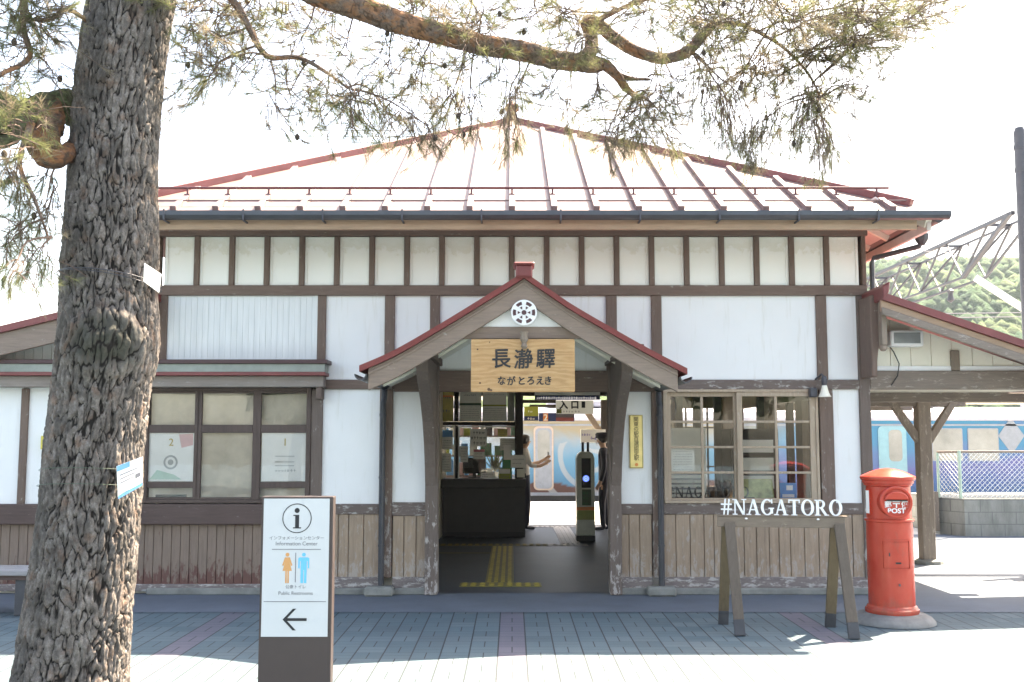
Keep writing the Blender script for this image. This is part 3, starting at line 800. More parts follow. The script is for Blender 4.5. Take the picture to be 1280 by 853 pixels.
# round emblem: white disc, six dark segments, hub and six inner darts
ecx, ecz = P(655, 391, YC - .04); er = 16.3 / 1280 * 9.1
emb = MB().disc_y(ecx, ecz, er, YC - .045, YC - .015, 48).build('emblem', 'white', can, .003)
M['maroon'] = plain('maroon_paint', (.075, .03, .035), .5)
e_ = MB()
for k in range(6):
    c = R(60 * k); e_.disc_y(ecx, ecz, er * .86, YC - .049, YC - .044, 8, c - R(17), c + R(17), er * .62)
    q = [(ecx + er * rr * math.cos(c + a), ecz + er * rr * math.sin(c + a)) for rr, a in ((.26, 0), (.5, -.24), (.5, .24))]
    e_.prism(q, YC - .049, YC - .044)
e_.disc_y(ecx, ecz, er * .19, YC - .05, YC - .044, 16); e_.build('emblem_mark', 'maroon', can)

# ------------------------------------------------------------------ office wing (left) and platform wing (right), parts of the building
gw = MB()
gtop = lambda x: PZ(390, YF - .4) + (x - PX(75, 390, YF - .4)) * .245
xa, xb = -7.6, L_ + .05
MB().strip([(xa, gtop(xa)), (xb, gtop(xb))], [(xa, gtop(xa) - .07), (xb, gtop(xb) - .07)], YF - .42, YF + 4.5).build('wing_roof', 'red', B)
wing = B.children[-1]
wr = [o for o in B.children if o.name.startswith('wing_roof')][0]
MB().strip([(xa, gtop(xa) - .071), (xb, gtop(xb) - .071)], [(xa, gtop(xa) - .3), (xb, gtop(xb) - .3)], YF - .38, YF - .33).build('bargeboard', 'barge', wr, .005)
m_ = MB(); n = 40
for k in range(n):
    w = (xb - xa) / n; a, b = xa + k * w + .003, xa + (k + 1) * w - .003
    m_.strip([(a, gtop(a) - .1), (b, gtop(b) - .1)], [(a, FZ(454)), (b, FZ(454))], YF - .01 - .002 * (k % 2), YF + .03)
m_.build('gable_siding', 'siding', wr)
for a, b in ((-240, -75), (-66, 25), (34, 176)):
    plaster(a, b, 486, 631)
for a, b in ((-75, -66), (25.5, 34.5)): post(a, b, 486, 631, 'beam_z')
MB().box(-7.6, L_, YF + .06, YF + .16, .0, FZ(452)).build('wing_wall', 'plaster', wr)
yb_ = MB().box(FX(54, 553), FX(61, 553), FR - .03, YF, FZ(562), FZ(545)).build('wall_box', plain('yellow_plastic', (.6, .5, .08), .4), None, .006)
tag(yb_, 'small yellow box fixed to the white wall left of the pine trunk', 'box')

# right wing: front lean-to roof, raised gable wall, ceiling behind, posts with braces
YW = 10.22
rt = lambda x: PZ(366, YW) + (x - PX(1106, 366, YW)) * -.347
xa, xb = PX(1103, 366, YW), 8.6
wr = MB().strip([(xa, rt(xa)), (xb, rt(xb))], [(xa, rt(xa) - .075), (xb, rt(xb) - .075)], YW, YF + .95).build('wing_roof', 'red', B)
MB().strip([(xa, rt(xa) - .076), (xb, rt(xb) - .076)], [(xa, rt(xa) - .19), (xb, rt(xb) - .13)], YW + .05, YW + .09).build('bargeboard', 'fascia', wr, .004)
MB().strip([(xa, rt(xa) - .15), (xb, rt(xb) - .125)], [(xa, rt(xa) - .225), (xb, rt(xb) - .26)], YW + .02, YW + .049).build('bargeboard', 'grey_x', wr, .006)
m_ = MB(); xs = R_ + .02; n = 22
for k in range(n):
    w = (xb - xs) / n; a, b = xs + k * w + .003, xs + (k + 1) * w - .003
    m_.strip([(a, rt(a) - .1), (b, rt(b) - .1)], [(a, FZ(464)), (b, FZ(464))], YF + .0 - .002 * (k % 2), YF + .04)
m_.build('gable_siding', 'cream', wr)
MB().box(R_ + .02, xb, YF - .02, YF - .003, FZ(464), FZ(458)).build('trim_strip', 'white', wr)
MB().box(R_, xb, YF - .05, YF + .1, FZ(487), FZ(464)).build('wing_beam', 'grey_x', wr, .008)
MB().box(FX(1187, 440), FX(1198, 440), YF - .03, YF + .0, FZ(464), rt(FX(1192, 440)) - .2).build('gable_post', 'grey_z', wr, .006)
M['paleply'] = plain('pale_ceiling_ply', (.62, .57, .46), .8, var=.06)
MB().box(R_ + .05, 5.75, YF + .1, 17.4, FZ(485), FZ(483)).build('wing_ceiling', 'paleply', wr)
MB().box(R_ + .0, 5.8, YF + .11, 17.5, FZ(476), FZ(472)).build('rear_roof', 'red', wr)
for yy in (11.9, 13.5, 15.3): MB().box(R_ + .02, 5.95, yy - .06, yy + .06, FZ(496) - .02, FZ(486)).build('cross_beam', 'grey_x', wr, .006)
# support post with two braces; and a second one whose brace enters the frame
for (px, yp) in ((5.39, 13.49), (6.95, 13.0)):
    p_ = MB()
    p_.box(px - .085, px + .085, yp - .085, yp + .085, .05, 2.14).build('wing_post', 'grey_z', wr, .01)
    MB().lathe([(.2, 0), (.19, .04), (.12, .06)], 12, (px, yp, .005)).build('post_footing', 'concrete', wr)
    for sx in (-1, 1): MB().bar((px + sx * .06, yp - .02, 1.58), (px + sx * .42, yp - .02, 2.12), .09, .09, (0, 1, 0)).build('brace', 'grey_z', wr, .006)
MB().box(5.0, 8.6, 13.4, 13.58, 2.12, 2.26).build('cross_beam', 'grey_x', wr, .006)
# ridge block and curved bracket at the building corner
bx0, bx1 = FX(1078, 360) , PX(1112, 360, YW)
MB().prism([(R_ - .06, PZ(377, YW + .2)), (PX(1111, 372, YW), PZ(366, YW)), (PX(1112, 353, YW), PZ(352, YW)), (R_ - .06, PZ(362, YW + .2))], YW - .02, YF + .3).build('ridge_block', 'red', wr, .01)
br = [(R_ + .015, FZ(372)), (PX(1103, 372, YW + .1), FZ(370)), (PX(1103, 372, YW + .1), FZ(425))]
MB().prism([(R_ - .10, FZ(376)), (R_ + .0, FZ(374)), (R_ + .0, FZ(428)), (R_ - .01, FZ(434)), (R_ - .03, FZ(444)), (R_ - .04, FZ(455)), (R_ - .045, FZ(474)), (R_ - .10, FZ(474))], YW + .25, YF - .045).build('corner_bracket', 'beam_z', wr, .01)
MB().box(R_ - .035, R_ + .02, YW + .12, YW + .22, FZ(437), FZ(376)).lathe([(.02, -.06), (.045, -.03), (.04, 0)], 10, (R_ - .008, YW + .17, FZ(437))).build('pendant', 'grey_z', wr, .006)

# ------------------------------------------------------------------ name board over the entrance
def mk_plank():
    m = NT('varnished_plank'); v = m.pos((1.2, 1, 9))
    w = m.n('ShaderNodeTexWave', wave_type='BANDS', bands_direction='Z'); w.inputs['Scale'].default_value = 2.2; w.inputs['Distortion'].default_value = 14
    w.inputs['Detail'].default_value = 4; w.inputs['Detail Scale'].default_value = 1.3; m.l(m.pos((.9, 1, 3.5), (3, 0, 1.2)), w.inputs['Vector'])
    f = m.math('ADD', m.math('MULTIPLY', w.outputs['Fac'], .22), m.math('MULTIPLY', m.noise(v, 3, 8, .7), .78))
    col = m.ramp(f, [(.2, (.33, .17, .065)), (.5, (.46, .265, .115)), (.8, (.56, .36, .18))])
    col = m.mix(m.ramp(m.noise(m.pos((1, 1, 1), (5, 2, 8)), 3, 5), [(.5, 0.), (.75, .5)]), col, (.52, .27, .11))
    m.bump(f, .15, .004); return m.fin(col, .5)
M['plank'] = mk_plank()
YB = YC + .05
x0, z1 = P(589, 424.5, YC - .02); x1, z0 = P(718.5, 490.5, YC - .02)
nb = thing('name_board', 'varnished plank name board with black brush characters hanging under the entrance gable', 'name board', ((x0 + x1) / 2, YC - .02, z0))
MB().prism(rrect(x0, x1, z0, z1, .012), YC - .052, YC - .013).build('board', 'plank', nb, .004)
xm = (x0 + x1) / 2
def brush_text(s, size, xs, cz, par, y, bold):
    for ch, x in zip(s, xs):
        rnd = random.Random(ord(ch)); sh = rnd.uniform(-.05, .05); tl = rnd.uniform(.02, .07); g = MB()
        for q, (dx, dz) in enumerate(((0, 0), (1, .4), (-1, -.5), (.3, -1), (-.4, 1))):      # a loaded brush: the strokes laid over each other
            t_ = text_mb(ch, size, x, cz, y - .00025 * q, .003)
            g.add([(x + (vx - x) * .94 + sh * (vz - cz) + dx * bold, vy, vz + tl * (vx - x) + dz * bold) for vx, vy, vz in t_.v], t_.f)
        g.build('character', 'ink', par)
cx_ = [PX(p, 445, YC - .05) for p in (626.5, 654.5, 682)]
brush_text('長瀞驛', .185, cx_, PZ(448.5, YC - .05), nb, YC - .0545, .0032)
hx = [PX(p, 476, YC - .05) for p in (627, 639, 652, 663.5, 675, 685)]
brush_text('ながとろえき', .085, hx, PZ(476, YC - .05), nb, YC - .0545, .0018)
m_ = MB()
for px, py, r in ((597, 437, .008), (612, 428, .006), (600, 479, .009), (611, 487, .014), (614, 488, .01)):
    M['knot'] = M.get('knot') or plain('dark_knot', (.09, .04, .02), .6)
    a, b = P(px, py, YC - .05); MB().disc_y(a, b, r, YC - .0535, YC - .05, 9).build('knot', 'knot', nb)

# brass plaque on the wall right of the door
x0, z1 = FX(786.5, 550), FZ(519); x1, z0 = FX(803.5, 550), FZ(585.5)
pq = thing('wall_plaque', 'narrow upright brass plaque with engraved characters on white wall right of the door', 'plaque', ((x0 + x1) / 2, YF, z0))
MB().box(x0, x1, YF - .022, YF - .002, z0, z1).build('plate', 'gold', pq, .004)
m_ = MB(); q = .0055
m_.box(x0 + .006, x1 - .006, YF - .025, YF - .022, z0 + .006, z0 + .006 + .004).box(x0 + .006, x1 - .006, YF - .025, YF - .022, z1 - .01, z1 - .006).box(x0 + .006, x0 + .01, YF - .025, YF - .022, z0 + .01, z1 - .01).box(x1 - .01, x1 - .006, YF - .025, YF - .022, z0 + .01, z1 - .01)
M['bronze'] = plain('dark_engraving', (.18, .13, .05), .5)
m_.build('border', 'bronze', pq)
for k, ch in enumerate('関東の駅百選認定駅'):
    text_mb(ch, .055, (x0 + x1) / 2, z1 - .045 - k * .051, YF - .0245, .002, bold=.0008).build('character', 'bronze', pq)
text_mb('印', .04, (x0 + x1) / 2, z0 + .035, YF - .0245, .002).v and MB().disc_y((x0 + x1) / 2, z0 + .038, .018, YF - .0245, YF - .0215, 16).build('seal', 'orange', pq)

# wall lamp by the waiting-room window
lx, lz = P(1031, 500, YF - .14)
lamp = thing('wall_lamp', 'cream bell shaded lamp on a grey arm above the waiting room window corner', 'lamp', (lx, YF - .14, lz))
MB().lathe([(.012, .1), (.026, .095), (.03, .075), (.036, .05), (.044, .02), (.058, -.01), (.068, -.024), (.062, -.024), (.04, .02), (.026, .075)], 20, (lx, YF - .14, lz + .055)).build('lamp_shade', 'cream', lamp, smooth=True)
MB().lathe([(.022, 0), (.03, .03), (.03, .08), (.018, .1)], 14, (lx, YF - .14, lz + .15)).build('lamp_cap', 'steel', lamp, smooth=True)
MB().tube([(lx, YF - .14, lz + .24), (lx - .02, YF - .12, lz + .27), (lx - .06, YF - .03, lz + .22)], .011, 8).build('lamp_arm', 'steel', lamp, smooth=True)
MB().box(lx - .14, lx - .06, YF - .1, YF - .03, lz + .03, lz + .13).build('junction_box', 'steel', lamp, .01)

# floodlight box on the wing gable with its cable
x0, z1 = P(1113, 413, YF - .2); x1, z0 = P(1155, 433, YF - .2)
fl = thing('floodlight', 'white framed floodlight with grey glass under the right wing roof', 'floodlight', ((x0 + x1) / 2, YF - .1, z0))
MB().box(x0, x1, YF - .2, YF - .06, z0, z1).build('housing', 'white', fl, .012)
MB().box(x0 + .035, x1 - .035, YF - .206, YF - .2, z0 + .03, z1 - .025).build('lens', plain('grey_lens', (.22, .24, .25), .15), fl)
MB().box(x0 - .05, x0 + .02, YF - .1, YF - .01, z1 - .08, z1 - .03).build('mount', 'steel', fl)
MB().tube([P3(1112, 420, YF - .12), P3(1108, 428, YF - .06), P3(1117, 440, YF - .03), P3(1124, 455, YF - .06), P3(1122, 470, YF - .09), P3(1114, 482, YF - .08)], .006, 6).build('cable', 'black', fl, smooth=True)

# ------------------------------------------------------------------ concourse: counter, partition, notices, gate reader
YQ = 17.0
cx0, cx1 = PX(553, 630, YQ), PX(656.5, 630, YQ); cz = PZ(599, YQ)
ct = thing('ticket_counter', 'dark panelled ticket counter at the left of the concourse', 'counter', ((cx0 + cx1) / 2, YQ + .3, .012))
MB().box(cx0, cx1, YQ, YQ + .5, .013, cz - .14).build('front_panel', 'darkcounter', ct, .006)
MB().box(cx0 - .02, cx1 + .015, YQ - .03, YQ + .55, cz - .14, cz).build('counter_top', 'darkcounter', ct, .008)
MB().box(cx0 + .02, cx1 - .03, YQ - .012, YQ - .0005, .02, .1).build('kick_board', 'black', ct)
scf = MB()
for k in range(6): a = random.uniform(.5, .9); scf.box(cx0 + a, cx0 + a + .02, YQ - .002, YQ, .55 + random.uniform(-.05, .05), .555 + random.uniform(-.05, .05) + .01)
YT = 17.35
tp = thing('ticket_partition', 'dark framed glazed ticket office partition behind the counter', 'partition', (-.6, YT, 0.01))
m_ = MB()
def bx(mm, px0, px1, py0, py1, y, d=.05):
    return mm.box(PX(px0, (py0 + py1) / 2, y), PX(px1, (py0 + py1) / 2, y), y, y + d, PZ(py1, y), PZ(py0, y))
bx(m_, 540, 652, 527.5, 532, YT, .08); bx(m_, 567.5, 573.5, 470, 527, YT, .08); bx(m_, 568.5, 573, 532.2, 600, YT, .06)
bx(m_, 534, 541, 470, 600, YT, .08); bx(m_, 540, 652, 600.5, 606, YT, .08)
m_.build('frame', 'darkwood', tp)
bx(MB(), 643.5, 654, 462, 680, YT - .15, .18).build('corner_post', 'darkwood', tp, .01)
for a, b in ((547, 569), (572.5, 648.5)):
    f_ = MB(); bx(f_, a, b, 532.5, 534.5, YT - .03, .03); bx(f_, a, b, 598.5, 600.3, YT - .03, .03); bx(f_, a, a + 1.8, 534.6, 598.4, YT - .03, .03); bx(f_, b - 1.8, b, 534.6, 598.4, YT - .03, .03)
    f_.build('sash', 'white', tp)
    bx(MB(), a + 1.5, b - 1.5, 534, 599, YT - .012, .004).build('pane', 'glass', tp)
bx(MB(), 634, 643.3, 488, 527, YT + .02, .02).build('side_panel', 'greygreen', tp)
M['greypaper'] = plain('dull_grey_notice', (.78, .79, .73), .7, var=.05)
M['yellowpaper'] = plain('yellowish_poster', (.5, .42, .12), .7, var=.3, scale=5)
def notice(name, label, px0, px1, py0, py1, y, mat='greypaper', lines=(), inkm='inkgrey', seed=0, bars=()):
    x0, x1 = PX(px0, (py0 + py1) / 2, y), PX(px1, (py0 + py1) / 2, y); z0, z1 = PZ(py1, y), PZ(py0, y)
    n_ = MB().box(x0, x1, y, y + .008, z0, z1).build(name, mat); tag(n_, label, 'notice')
    rnd = random.Random(seed); ln = MB(); hh = z1 - z0; ww = x1 - x0
    for (a, b, z, h) in lines: scribble(ln, x0 + a * ww, x0 + b * ww, z0 + z * hh, h, y, rnd)
    if lines: ln.build('writing', inkm, n_)
    for (a, b, za, zb, bm) in bars: MB().box(x0 + a * ww, x0 + b * ww, y - .003, y - .0005, z0 + za * hh, z0 + zb * hh).build('colour_bar', bm, n_)
    return n_
M['signpink'] = plain('pink_band', (.6, .2, .25), .6)
M['darkgreen'] = plain('dark_green_print', (.08, .12, .08), .6)
notice('notice_board', 'large pale fare notice with dark green band, on the left above the ticket window', 574, 602, 490, 527, YT - .02, lines=[(.2, .8, .86, .03)] + [(.08, .92, .1 + .075 * k, .018) for k in range(6)], seed=1, bars=[(0, 1, .54, .62, 'darkgreen')])
notice('notice_board', 'large pale timetable notice with olive band, on the right above the ticket window', 603, 633.5, 489, 527, YT - .021, lines=[(.1, .9, .86, .018)] + [(.05, .95, .06 + .07 * k, .016) for k in range(6)], seed=2, bars=[(0, 1, .5, .55, 'olive')])
notice('poster', 'yellow and brown poster at the far left behind the door post', 548, 567, 489, 527, YT - .02, 'yellowpaper', lines=[(.1, .9, .3, .05), (.1, .9, .75, .04)], seed=3, bars=[(.0, 1, .8, .86, 'orange')])
notice('notice', 'white notice with three rows of big dark characters on the ticket window', 587.5, 608.5, 536.5, 558, YT - .045, 'paper', lines=[(.18, .95, .7, .055), (.06, .98, .4, .055), (.2, .92, .1, .055)], inkm='ink', seed=4)
notice('notice', 'grey notice pinned at the right of the ticket window', 625, 645.5, 548, 563.5, YT - .046, 'greypaper', lines=[(.1, .9, .2 + .14 * k, .016) for k in range(5)], seed=5)
notice('notice', 'narrow white notice low at the left end of the ticket window', 575, 585, 558, 578, YT - .045, 'paper', lines=[(.1, .9, .15 + .17 * k, .016) for k in range(5)], seed=41)
notice('notice', 'white notice with pink band at the bottom centre of the ticket window', 592, 606, 562, 574, YT - .046, 'paper', lines=[(.1, .9, .2, .016), (.1, .8, .5, .016)], seed=42, bars=[(0, 1, .75, 1, 'signpink')])
notice('notice', 'small yellow and green notice near the top right of the ticket window', 622, 634, 536.5, 546, YT - .045, 'yellowpaper', lines=[(.1, .9, .2, .02)], seed=43)
notice('poster', 'pale blue poster in the narrow left pane of the ticket partition', 550, 566, 538, 562, YT - .045, 'paper', lines=[(.1, .9, .08 + .12 * k, .016) for k in range(4)], seed=44, bars=[(0, 1, .65, 1, 'blue')])
notice('poster', 'white poster low in the narrow left pane of the ticket partition', 551, 564, 567, 590, YT - .046, 'paper', lines=[(.1, .9, .1 + .14 * k, .016) for k in range(6)], seed=45)
# things on the counter
notice('counter_sign', 'white card sign standing at the right end of the counter', 638.5, 657.5, 569, 585, YQ + .04, 'paper', lines=[(.12, .9, .62, .02), (.12, .7, .3, .02)], seed=6)
notice('counter_sign', 'low white label plate on the counter front edge', 601, 618, 591, 597.5, YQ + .01, 'paper', lines=[(.08, .9, .55, .02), (.1, .6, .15, .02)], seed=7)
notice('counter_sign', 'yellow green card with white heading on the counter', 623.5, 638.5, 586, 598.6, YQ + .03, 'olive', lines=[(.15, .85, .1, .03)], seed=8, bars=[(.05, .95, .5, .95, 'paper')])
bx(MB(), 646, 656, 586.5, 597, YQ + .03, .03).build('counter_card', 'greypaper'); tag(bpy.data.objects['counter_card'], 'small grey card under the white card sign at the counter end', 'card')
lf = thing('leaflet_box', 'green leaflet box with white sheets standing on the counter', 'box', (PX(634, 575, YQ), YQ + .2, cz))
bx(MB(), 628, 640, 563, 599, YQ + .18, .08).build('holder', 'green', lf, .004); bx(MB(), 629.5, 638.5, 556, 575, YQ + .17, .008).build('leaflets', 'paper', lf)
# office things seen dimly through the ticket glass
sh = thing('office_shelf', 'office shelf with papers and boxes behind the ticket glass', 'shelf', (-.7, 18.3, 0))
m_ = MB()
for k, z in enumerate((.95, 1.3, 1.65)): m_.box(-1.35, .1, 18.25, 18.6, z, z + .025)
m_.box(-1.38, -1.35, 18.25, 18.6, .01, 2.0).box(.1, .13, 18.25, 18.6, .01, 2.0); m_.build('boards', 'grey_x', sh)
rnd = random.Random(12)
for z in (.975, 1.325, 1.675):
    x = -1.3
    while x < .0:
        w = rnd.uniform(.05, .2); h = rnd.uniform(.1, .28)
        MB().box(x, x + w, 18.3, 18.5, z, z + h).build('folder', rnd.choice(['paper', 'greypaper', 'green', 'blue', 'palepink', 'olive', 'black']), sh); x += w + rnd.uniform(.005, .06)
mt = thing('office_monitor', 'black desk monitor behind the ticket glass', 'monitor', (-.5, 17.8, .95))
MB().box(-.85, -.45, 17.8, 17.83, 1.02, 1.3).build('screen', 'black', mt, .01); MB().box(-.68, -.62, 17.82, 17.86, .95, 1.05).box(-.75, -.55, 17.75, 17.9, .95, .965).build('foot', 'black', mt)
MB().box(-1.4, .1, 17.7, 18.1, .9, .945).box(-1.38, -1.33, 17.72, 18.08, 0, .9).box(.04, .09, 17.72, 18.08, 0, .9).build('office_desk', 'grey_x'); tag(bpy.data.objects['office_desk'], 'plain wooden desk behind the ticket glass', 'desk')
fp = thing('potted_plant', 'small leafy green plant in a pot behind the ticket glass', 'plant', (-.42, 17.78, .945))
MB().lathe([(.05, 0), (.065, .1), (.06, .1)], 14, (-.3, 17.85, .945)).build('pot', 'paper', fp)
rnd = random.Random(3); m_ = MB()
for k in range(50):
    b = Vector((-.3, 17.85, 1.04)); d = Vector((rnd.uniform(-1, 1), rnd.uniform(-1, 1), rnd.uniform(.5, 2.2))).normalized(); l = rnd.uniform(.15, .4); s_ = d.cross(Vector((0, 0, 1))).normalized() * .018
    e = b + d * l; m_.add([b, b + d * l * .6 + s_, e, b + d * l * .6 - s_], [(0, 1, 2, 3)])
m_.build('leaves', 'leaf', fp)

# IC card gate reader
rx, ry = 1.164, 16.45
gr = thing('card_reader', 'grey green ticket gate pillar with black panel and blue touch light', 'card reader', (rx, ry, .012))
M['gategrey'] = plain('gate_grey_green', (.55, .6, .54), .4)
x0, x1 = PX(721, 620, ry - .15), PX(743.5, 620, ry - .15); zt = PZ(565, ry - .15)
prf = [(x0, .1), (x1, .1), (x1, zt - .1), (x1 - .025, zt - .03), (x1 - .07, zt), (x0 + .07, zt), (x0 + .025, zt - .03), (x0, zt - .1)]
MB().prism(prf, ry - .15, ry + .15).build('pillar', 'gategrey', gr, .012)
MB().box(x0 - .005, x1 + .005, ry - .155, ry + .155, .012, .1).build('base', 'black', gr, .006)
yy = ry - .156
def bxx(px0, px1, py0, py1, mat, nm, y=yy, d=.006): return bx(MB(), px0, px1, py0, py1, y, d).build(nm, mat, gr)
bxx(727, 738.5, 573, 610, 'black', 'reader_panel')
bx_, bz_ = P(732.5, 598.5, yy)
M['bluelight'] = NT('blue_touch_light'); M['bluelight'].b.inputs['Emission Color'].default_value = (.1, .2, 1, 1); M['bluelight'].b.inputs['Emission Strength'].default_value = .6; M['bluelight'] = M['bluelight'].fin((.05, .12, .7), .4)
lt = MB().disc_y(bx_, bz_, .048, yy - .004, yy, 24).build('touch_light', 'bluelight', gr)
MB().disc_y(bx_, bz_, .036, yy - .006, yy - .0042, 20, r0=.026).disc_y(bx_, bz_, .014, yy - .006, yy - .0042, 12).build('touch_mark', 'white', lt)
lb = bxx(727.5, 739, 612, 632, 'darkgreen', 'label')
rnd = random.Random(5); m_ = MB()
for k in range(3): scribble(m_, PX(728.5, 620, yy), PX(738.5, 620, yy), PZ(631 - k * 6.3, yy) , .045, yy, rnd)
m_.build('writing', 'green', lb)
bxx(721, 743.5, 634, 638, 'orange', 'stripe'); bxx(721, 743.5, 638.2, 650, plain('yellow_green_stripe', (.33, .36, .1), .5), 'stripe')
for a in (727, 733.5): bx(MB(), a, a + 3, 553, 566, ry, .03).build('antenna', 'black', gr)

# hanging signs
def sign(name, label, px0, px1, py0, py1, y, mat, cat='sign', d=.05):
    s_ = thing(name, label, cat, (PX((px0 + px1) / 2, py0, y), y, PZ(py1, y)))
    bx(MB(), px0, px1, py0, py1, y, d).build('panel', mat, s_, .004); return s_
M['ledblue'] = plain('dark_blue_display', (.03, .04, .13), .4)
s_ = sign('display_board', 'long dark blue display board with a line of white characters under the lintel', 668.5, 750, 494.5, 500, 15.9, 'ledblue')
rnd = random.Random(8); m_ = MB(); scribble(m_, PX(671, 498, 15.9), PX(748, 498, 15.9), PZ(499.3, 15.9), .042, 15.9, rnd, gap=.12); M['ledtext'] = NT('lit_display_characters'); M['ledtext'].b.inputs['Emission Color'].default_value = (.8, .85, 1, 1); M['ledtext'].b.inputs['Emission Strength'].default_value = .12; M['ledtext'] = M['ledtext'].fin((.6, .6, .65), .5)
m_.build('writing', 'ledtext', s_)
bx(MB(), 668.5, 750, 488, 494.2, 15.9, .05).build('header', 'paper', s_)
for a in (672, 746): bx(MB(), a, a + 1, 455, 488, 15.92, .012).build('hanger', 'steel', s_)
M['signbox'] = NT('pale_sign_box_added_glow'); M['signbox'].b.inputs['Emission Color'].default_value = (.8, .82, .75, 1); M['signbox'].b.inputs['Emission Strength'].default_value = .05; M['signbox'] = M['signbox'].fin((.7, .71, .66), .5)  # weak glow added to the panel to brighten it in the dim concourse
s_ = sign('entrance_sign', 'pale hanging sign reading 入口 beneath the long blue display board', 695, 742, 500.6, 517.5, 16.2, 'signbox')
for ch, px in (('入', 704.5), ('口', 718.5)): text_mb(ch, .135, PX(px, 506, 16.2), PZ(506.3, 16.2), 16.195, .004, bold=.006).build('character', 'ink', s_)
bx(MB(), 727, 731.5, 502, 510, 16.194, .006).build('arrow_block', 'ink', s_)
rnd = random.Random(4); m_ = MB(); scribble(m_, PX(704, 514, 16.2), PX(727, 514, 16.2), PZ(516, 16.2), .035, 16.2, rnd, gap=.6); m_.build('writing', 'inkgrey', s_)
bx(MB(), 696, 702, 511.5, 516.8, 16.194, .006).build('pictogram', 'olive', s_)
s_ = sign('platform_sign', 'navy track number sign with an orange 2, left of the pale hanging sign', 673.5, 718, 516.5, 527, 20.5, 'navy')
bx(MB(), 679, 685, 517, 526.6, 20.49, .012).build('number_block', 'orange', s_); text_mb('2', .17, PX(682, 522, 20.5), PZ(522, 20.5), 20.485, .004, bold=.004).build('number', 'white', s_)
bx(MB(), 695, 717, 517.4, 522, 20.49, .012).build('stripe', 'steel', s_); bx(MB(), 695, 717, 522.2, 526.5, 20.49, .012).build('stripe', 'red', s_)
s_ = sign('direction_sign', 'olive green sign with dark lower strip beside the dark ticket office post', 655, 673, 508.5, 526, 20.0, 'olive')
bx(MB(), 655, 673, 520.5, 526, 19.99, .012).build('strip', 'navy', s_); m_ = MB(); scribble(m_, PX(660, 515, 20), PX(668, 515, 20), PZ(516, 20), .05, 19.995, rnd); m_.build('writing', 'paper', s_); m_ = MB(); scribble(m_, PX(659, 523, 20), PX(672, 523, 20), PZ(525, 20), .05, 19.985, rnd); m_.build('writing', 'paper', s_)
s_ = sign('notice_sign', 'white sign with purple writing beside the platform post, above the gate pillar', 726, 757, 537, 553.5, 19.6, 'paper')
M['purple'] = plain('purple_ink', (.2, .16, .5), .6)
m_ = MB(); scribble(m_, PX(727, 540, 19.6), PX(740, 540, 19.6), PZ(545, 19.6), .05, 19.598, rnd); m_.build('writing', 'purple', s_); m_ = MB(); scribble(m_, PX(738, 545, 19.6), PX(754, 545, 19.6), PZ(550, 19.6), .065, 19.598, rnd); m_.build('writing', 'purple', s_)

# platform canopy behind the building
pc = thing('platform_canopy', 'dark timber platform canopy with diagonal braces behind the concourse', 'canopy', (1.9, 20, 0))
MB().box(-4.2, 4.3, 17.95, 21.1, 2.98, 3.04).build('roof', 'redpipe', pc)
MB().box(-4.2, 4.3, 18.1, 21.05, 2.93, 2.97).build('ceiling', 'paleply', pc)
for y in (18.6, 20.3): MB().box(-4.2, 4.3, y, y + .14, 2.72, 2.9).build('canopy_beam', 'darkwood', pc)
bx(MB(), 752, 761, 500, 640, 20.2, .15).build('canopy_post', 'darkwood', pc, .01)
MB().bar(P3(733, 514, 20.25), P3(756, 549, 20.25), .11, .1, (0, 1, 0)).build('brace', 'grey_z', pc)
bx(MB(), 653, 695, 500, 504, 19.0, .1).build('cross_beam', 'darkwood', pc); bx(MB(), 662, 695, 506, 509, 20.2, .1).build('cross_beam', 'darkwood', pc)

# ------------------------------------------------------------------ people (skinned skeleton, one body mesh)
M['skin'] = plain('skin', (.50, .32, .23), .5, var=.05); M['shirt'] = plain('white_cotton', (.62, .61, .6), .8, var=.05)
M['darksuit'] = plain('dark_navy_suit', (.022, .025, .04), .8, var=.2); M['hair'] = plain('black_hair', (.015, .012, .011), .5)
def person(label, loc, rz, joints, edges, mats, hair=None, extra=()):
    """joints: name -> (x, y, z, radius, material); body faces +y before turning"""
    p = thing('person', label, 'person', loc, None, rz); names = list(joints)
    me = bpy.data.meshes.new('body'); me.from_pydata([joints[n][:3] for n in names], [(names.index(a), names.index(b)) for a, b in edges], [])
    o = bpy.data.objects.new('body', me); COL.objects.link(o)
    sk = o.modifiers.new('skin', 'SKIN'); sk.use_smooth_shade = True
    ss = o.modifiers.new('sub', 'SUBSURF'); ss.levels = 2; ss.render_levels = 2
    if not me.skin_vertices: me.attributes
    sv = me.skin_vertices[0].data if me.skin_vertices else None
    if sv is not None:
        for i, n in enumerate(names):
            r = joints[n][3]; sv[i].radius = r if hasattr(r, '__len__') else (r, r)
            sv[i].use_root = (n == 'pelvis')
    dg = bpy.context.evaluated_depsgraph_get(); nm = bpy.data.meshes.new_from_object(o.evaluated_get(dg)); bpy.data.objects.remove(o)
    body = bpy.data.objects.new('body', nm); COL.objects.link(body); body.parent = p
    nm.materials.clear()
    for m in mats: nm.materials.append(M[m])
    segs = [(Vector(joints[a][:3]), Vector(joints[b][:3]), joints[a][4], joints[b][4]) for a, b in edges]
    for f in nm.polygons:
        c = f.center; best = (1e9, 0); f.use_smooth = True
        for a, b, ma, mb_ in segs:
            ab = b - a; t = max(0, min(1, (c - a).dot(ab) / max(ab.length_squared, 1e-9))); d = (c - a - ab * t).length
            if d < best[0] - 1e-6: best = (d, ma if t < .5 else mb_)
        f.material_index = best[1]
    for mb_, nm_, mt in extra: mb_.build(nm_, mt, p, smooth=True, local=True)
    return p
def add_skin_layer(): pass

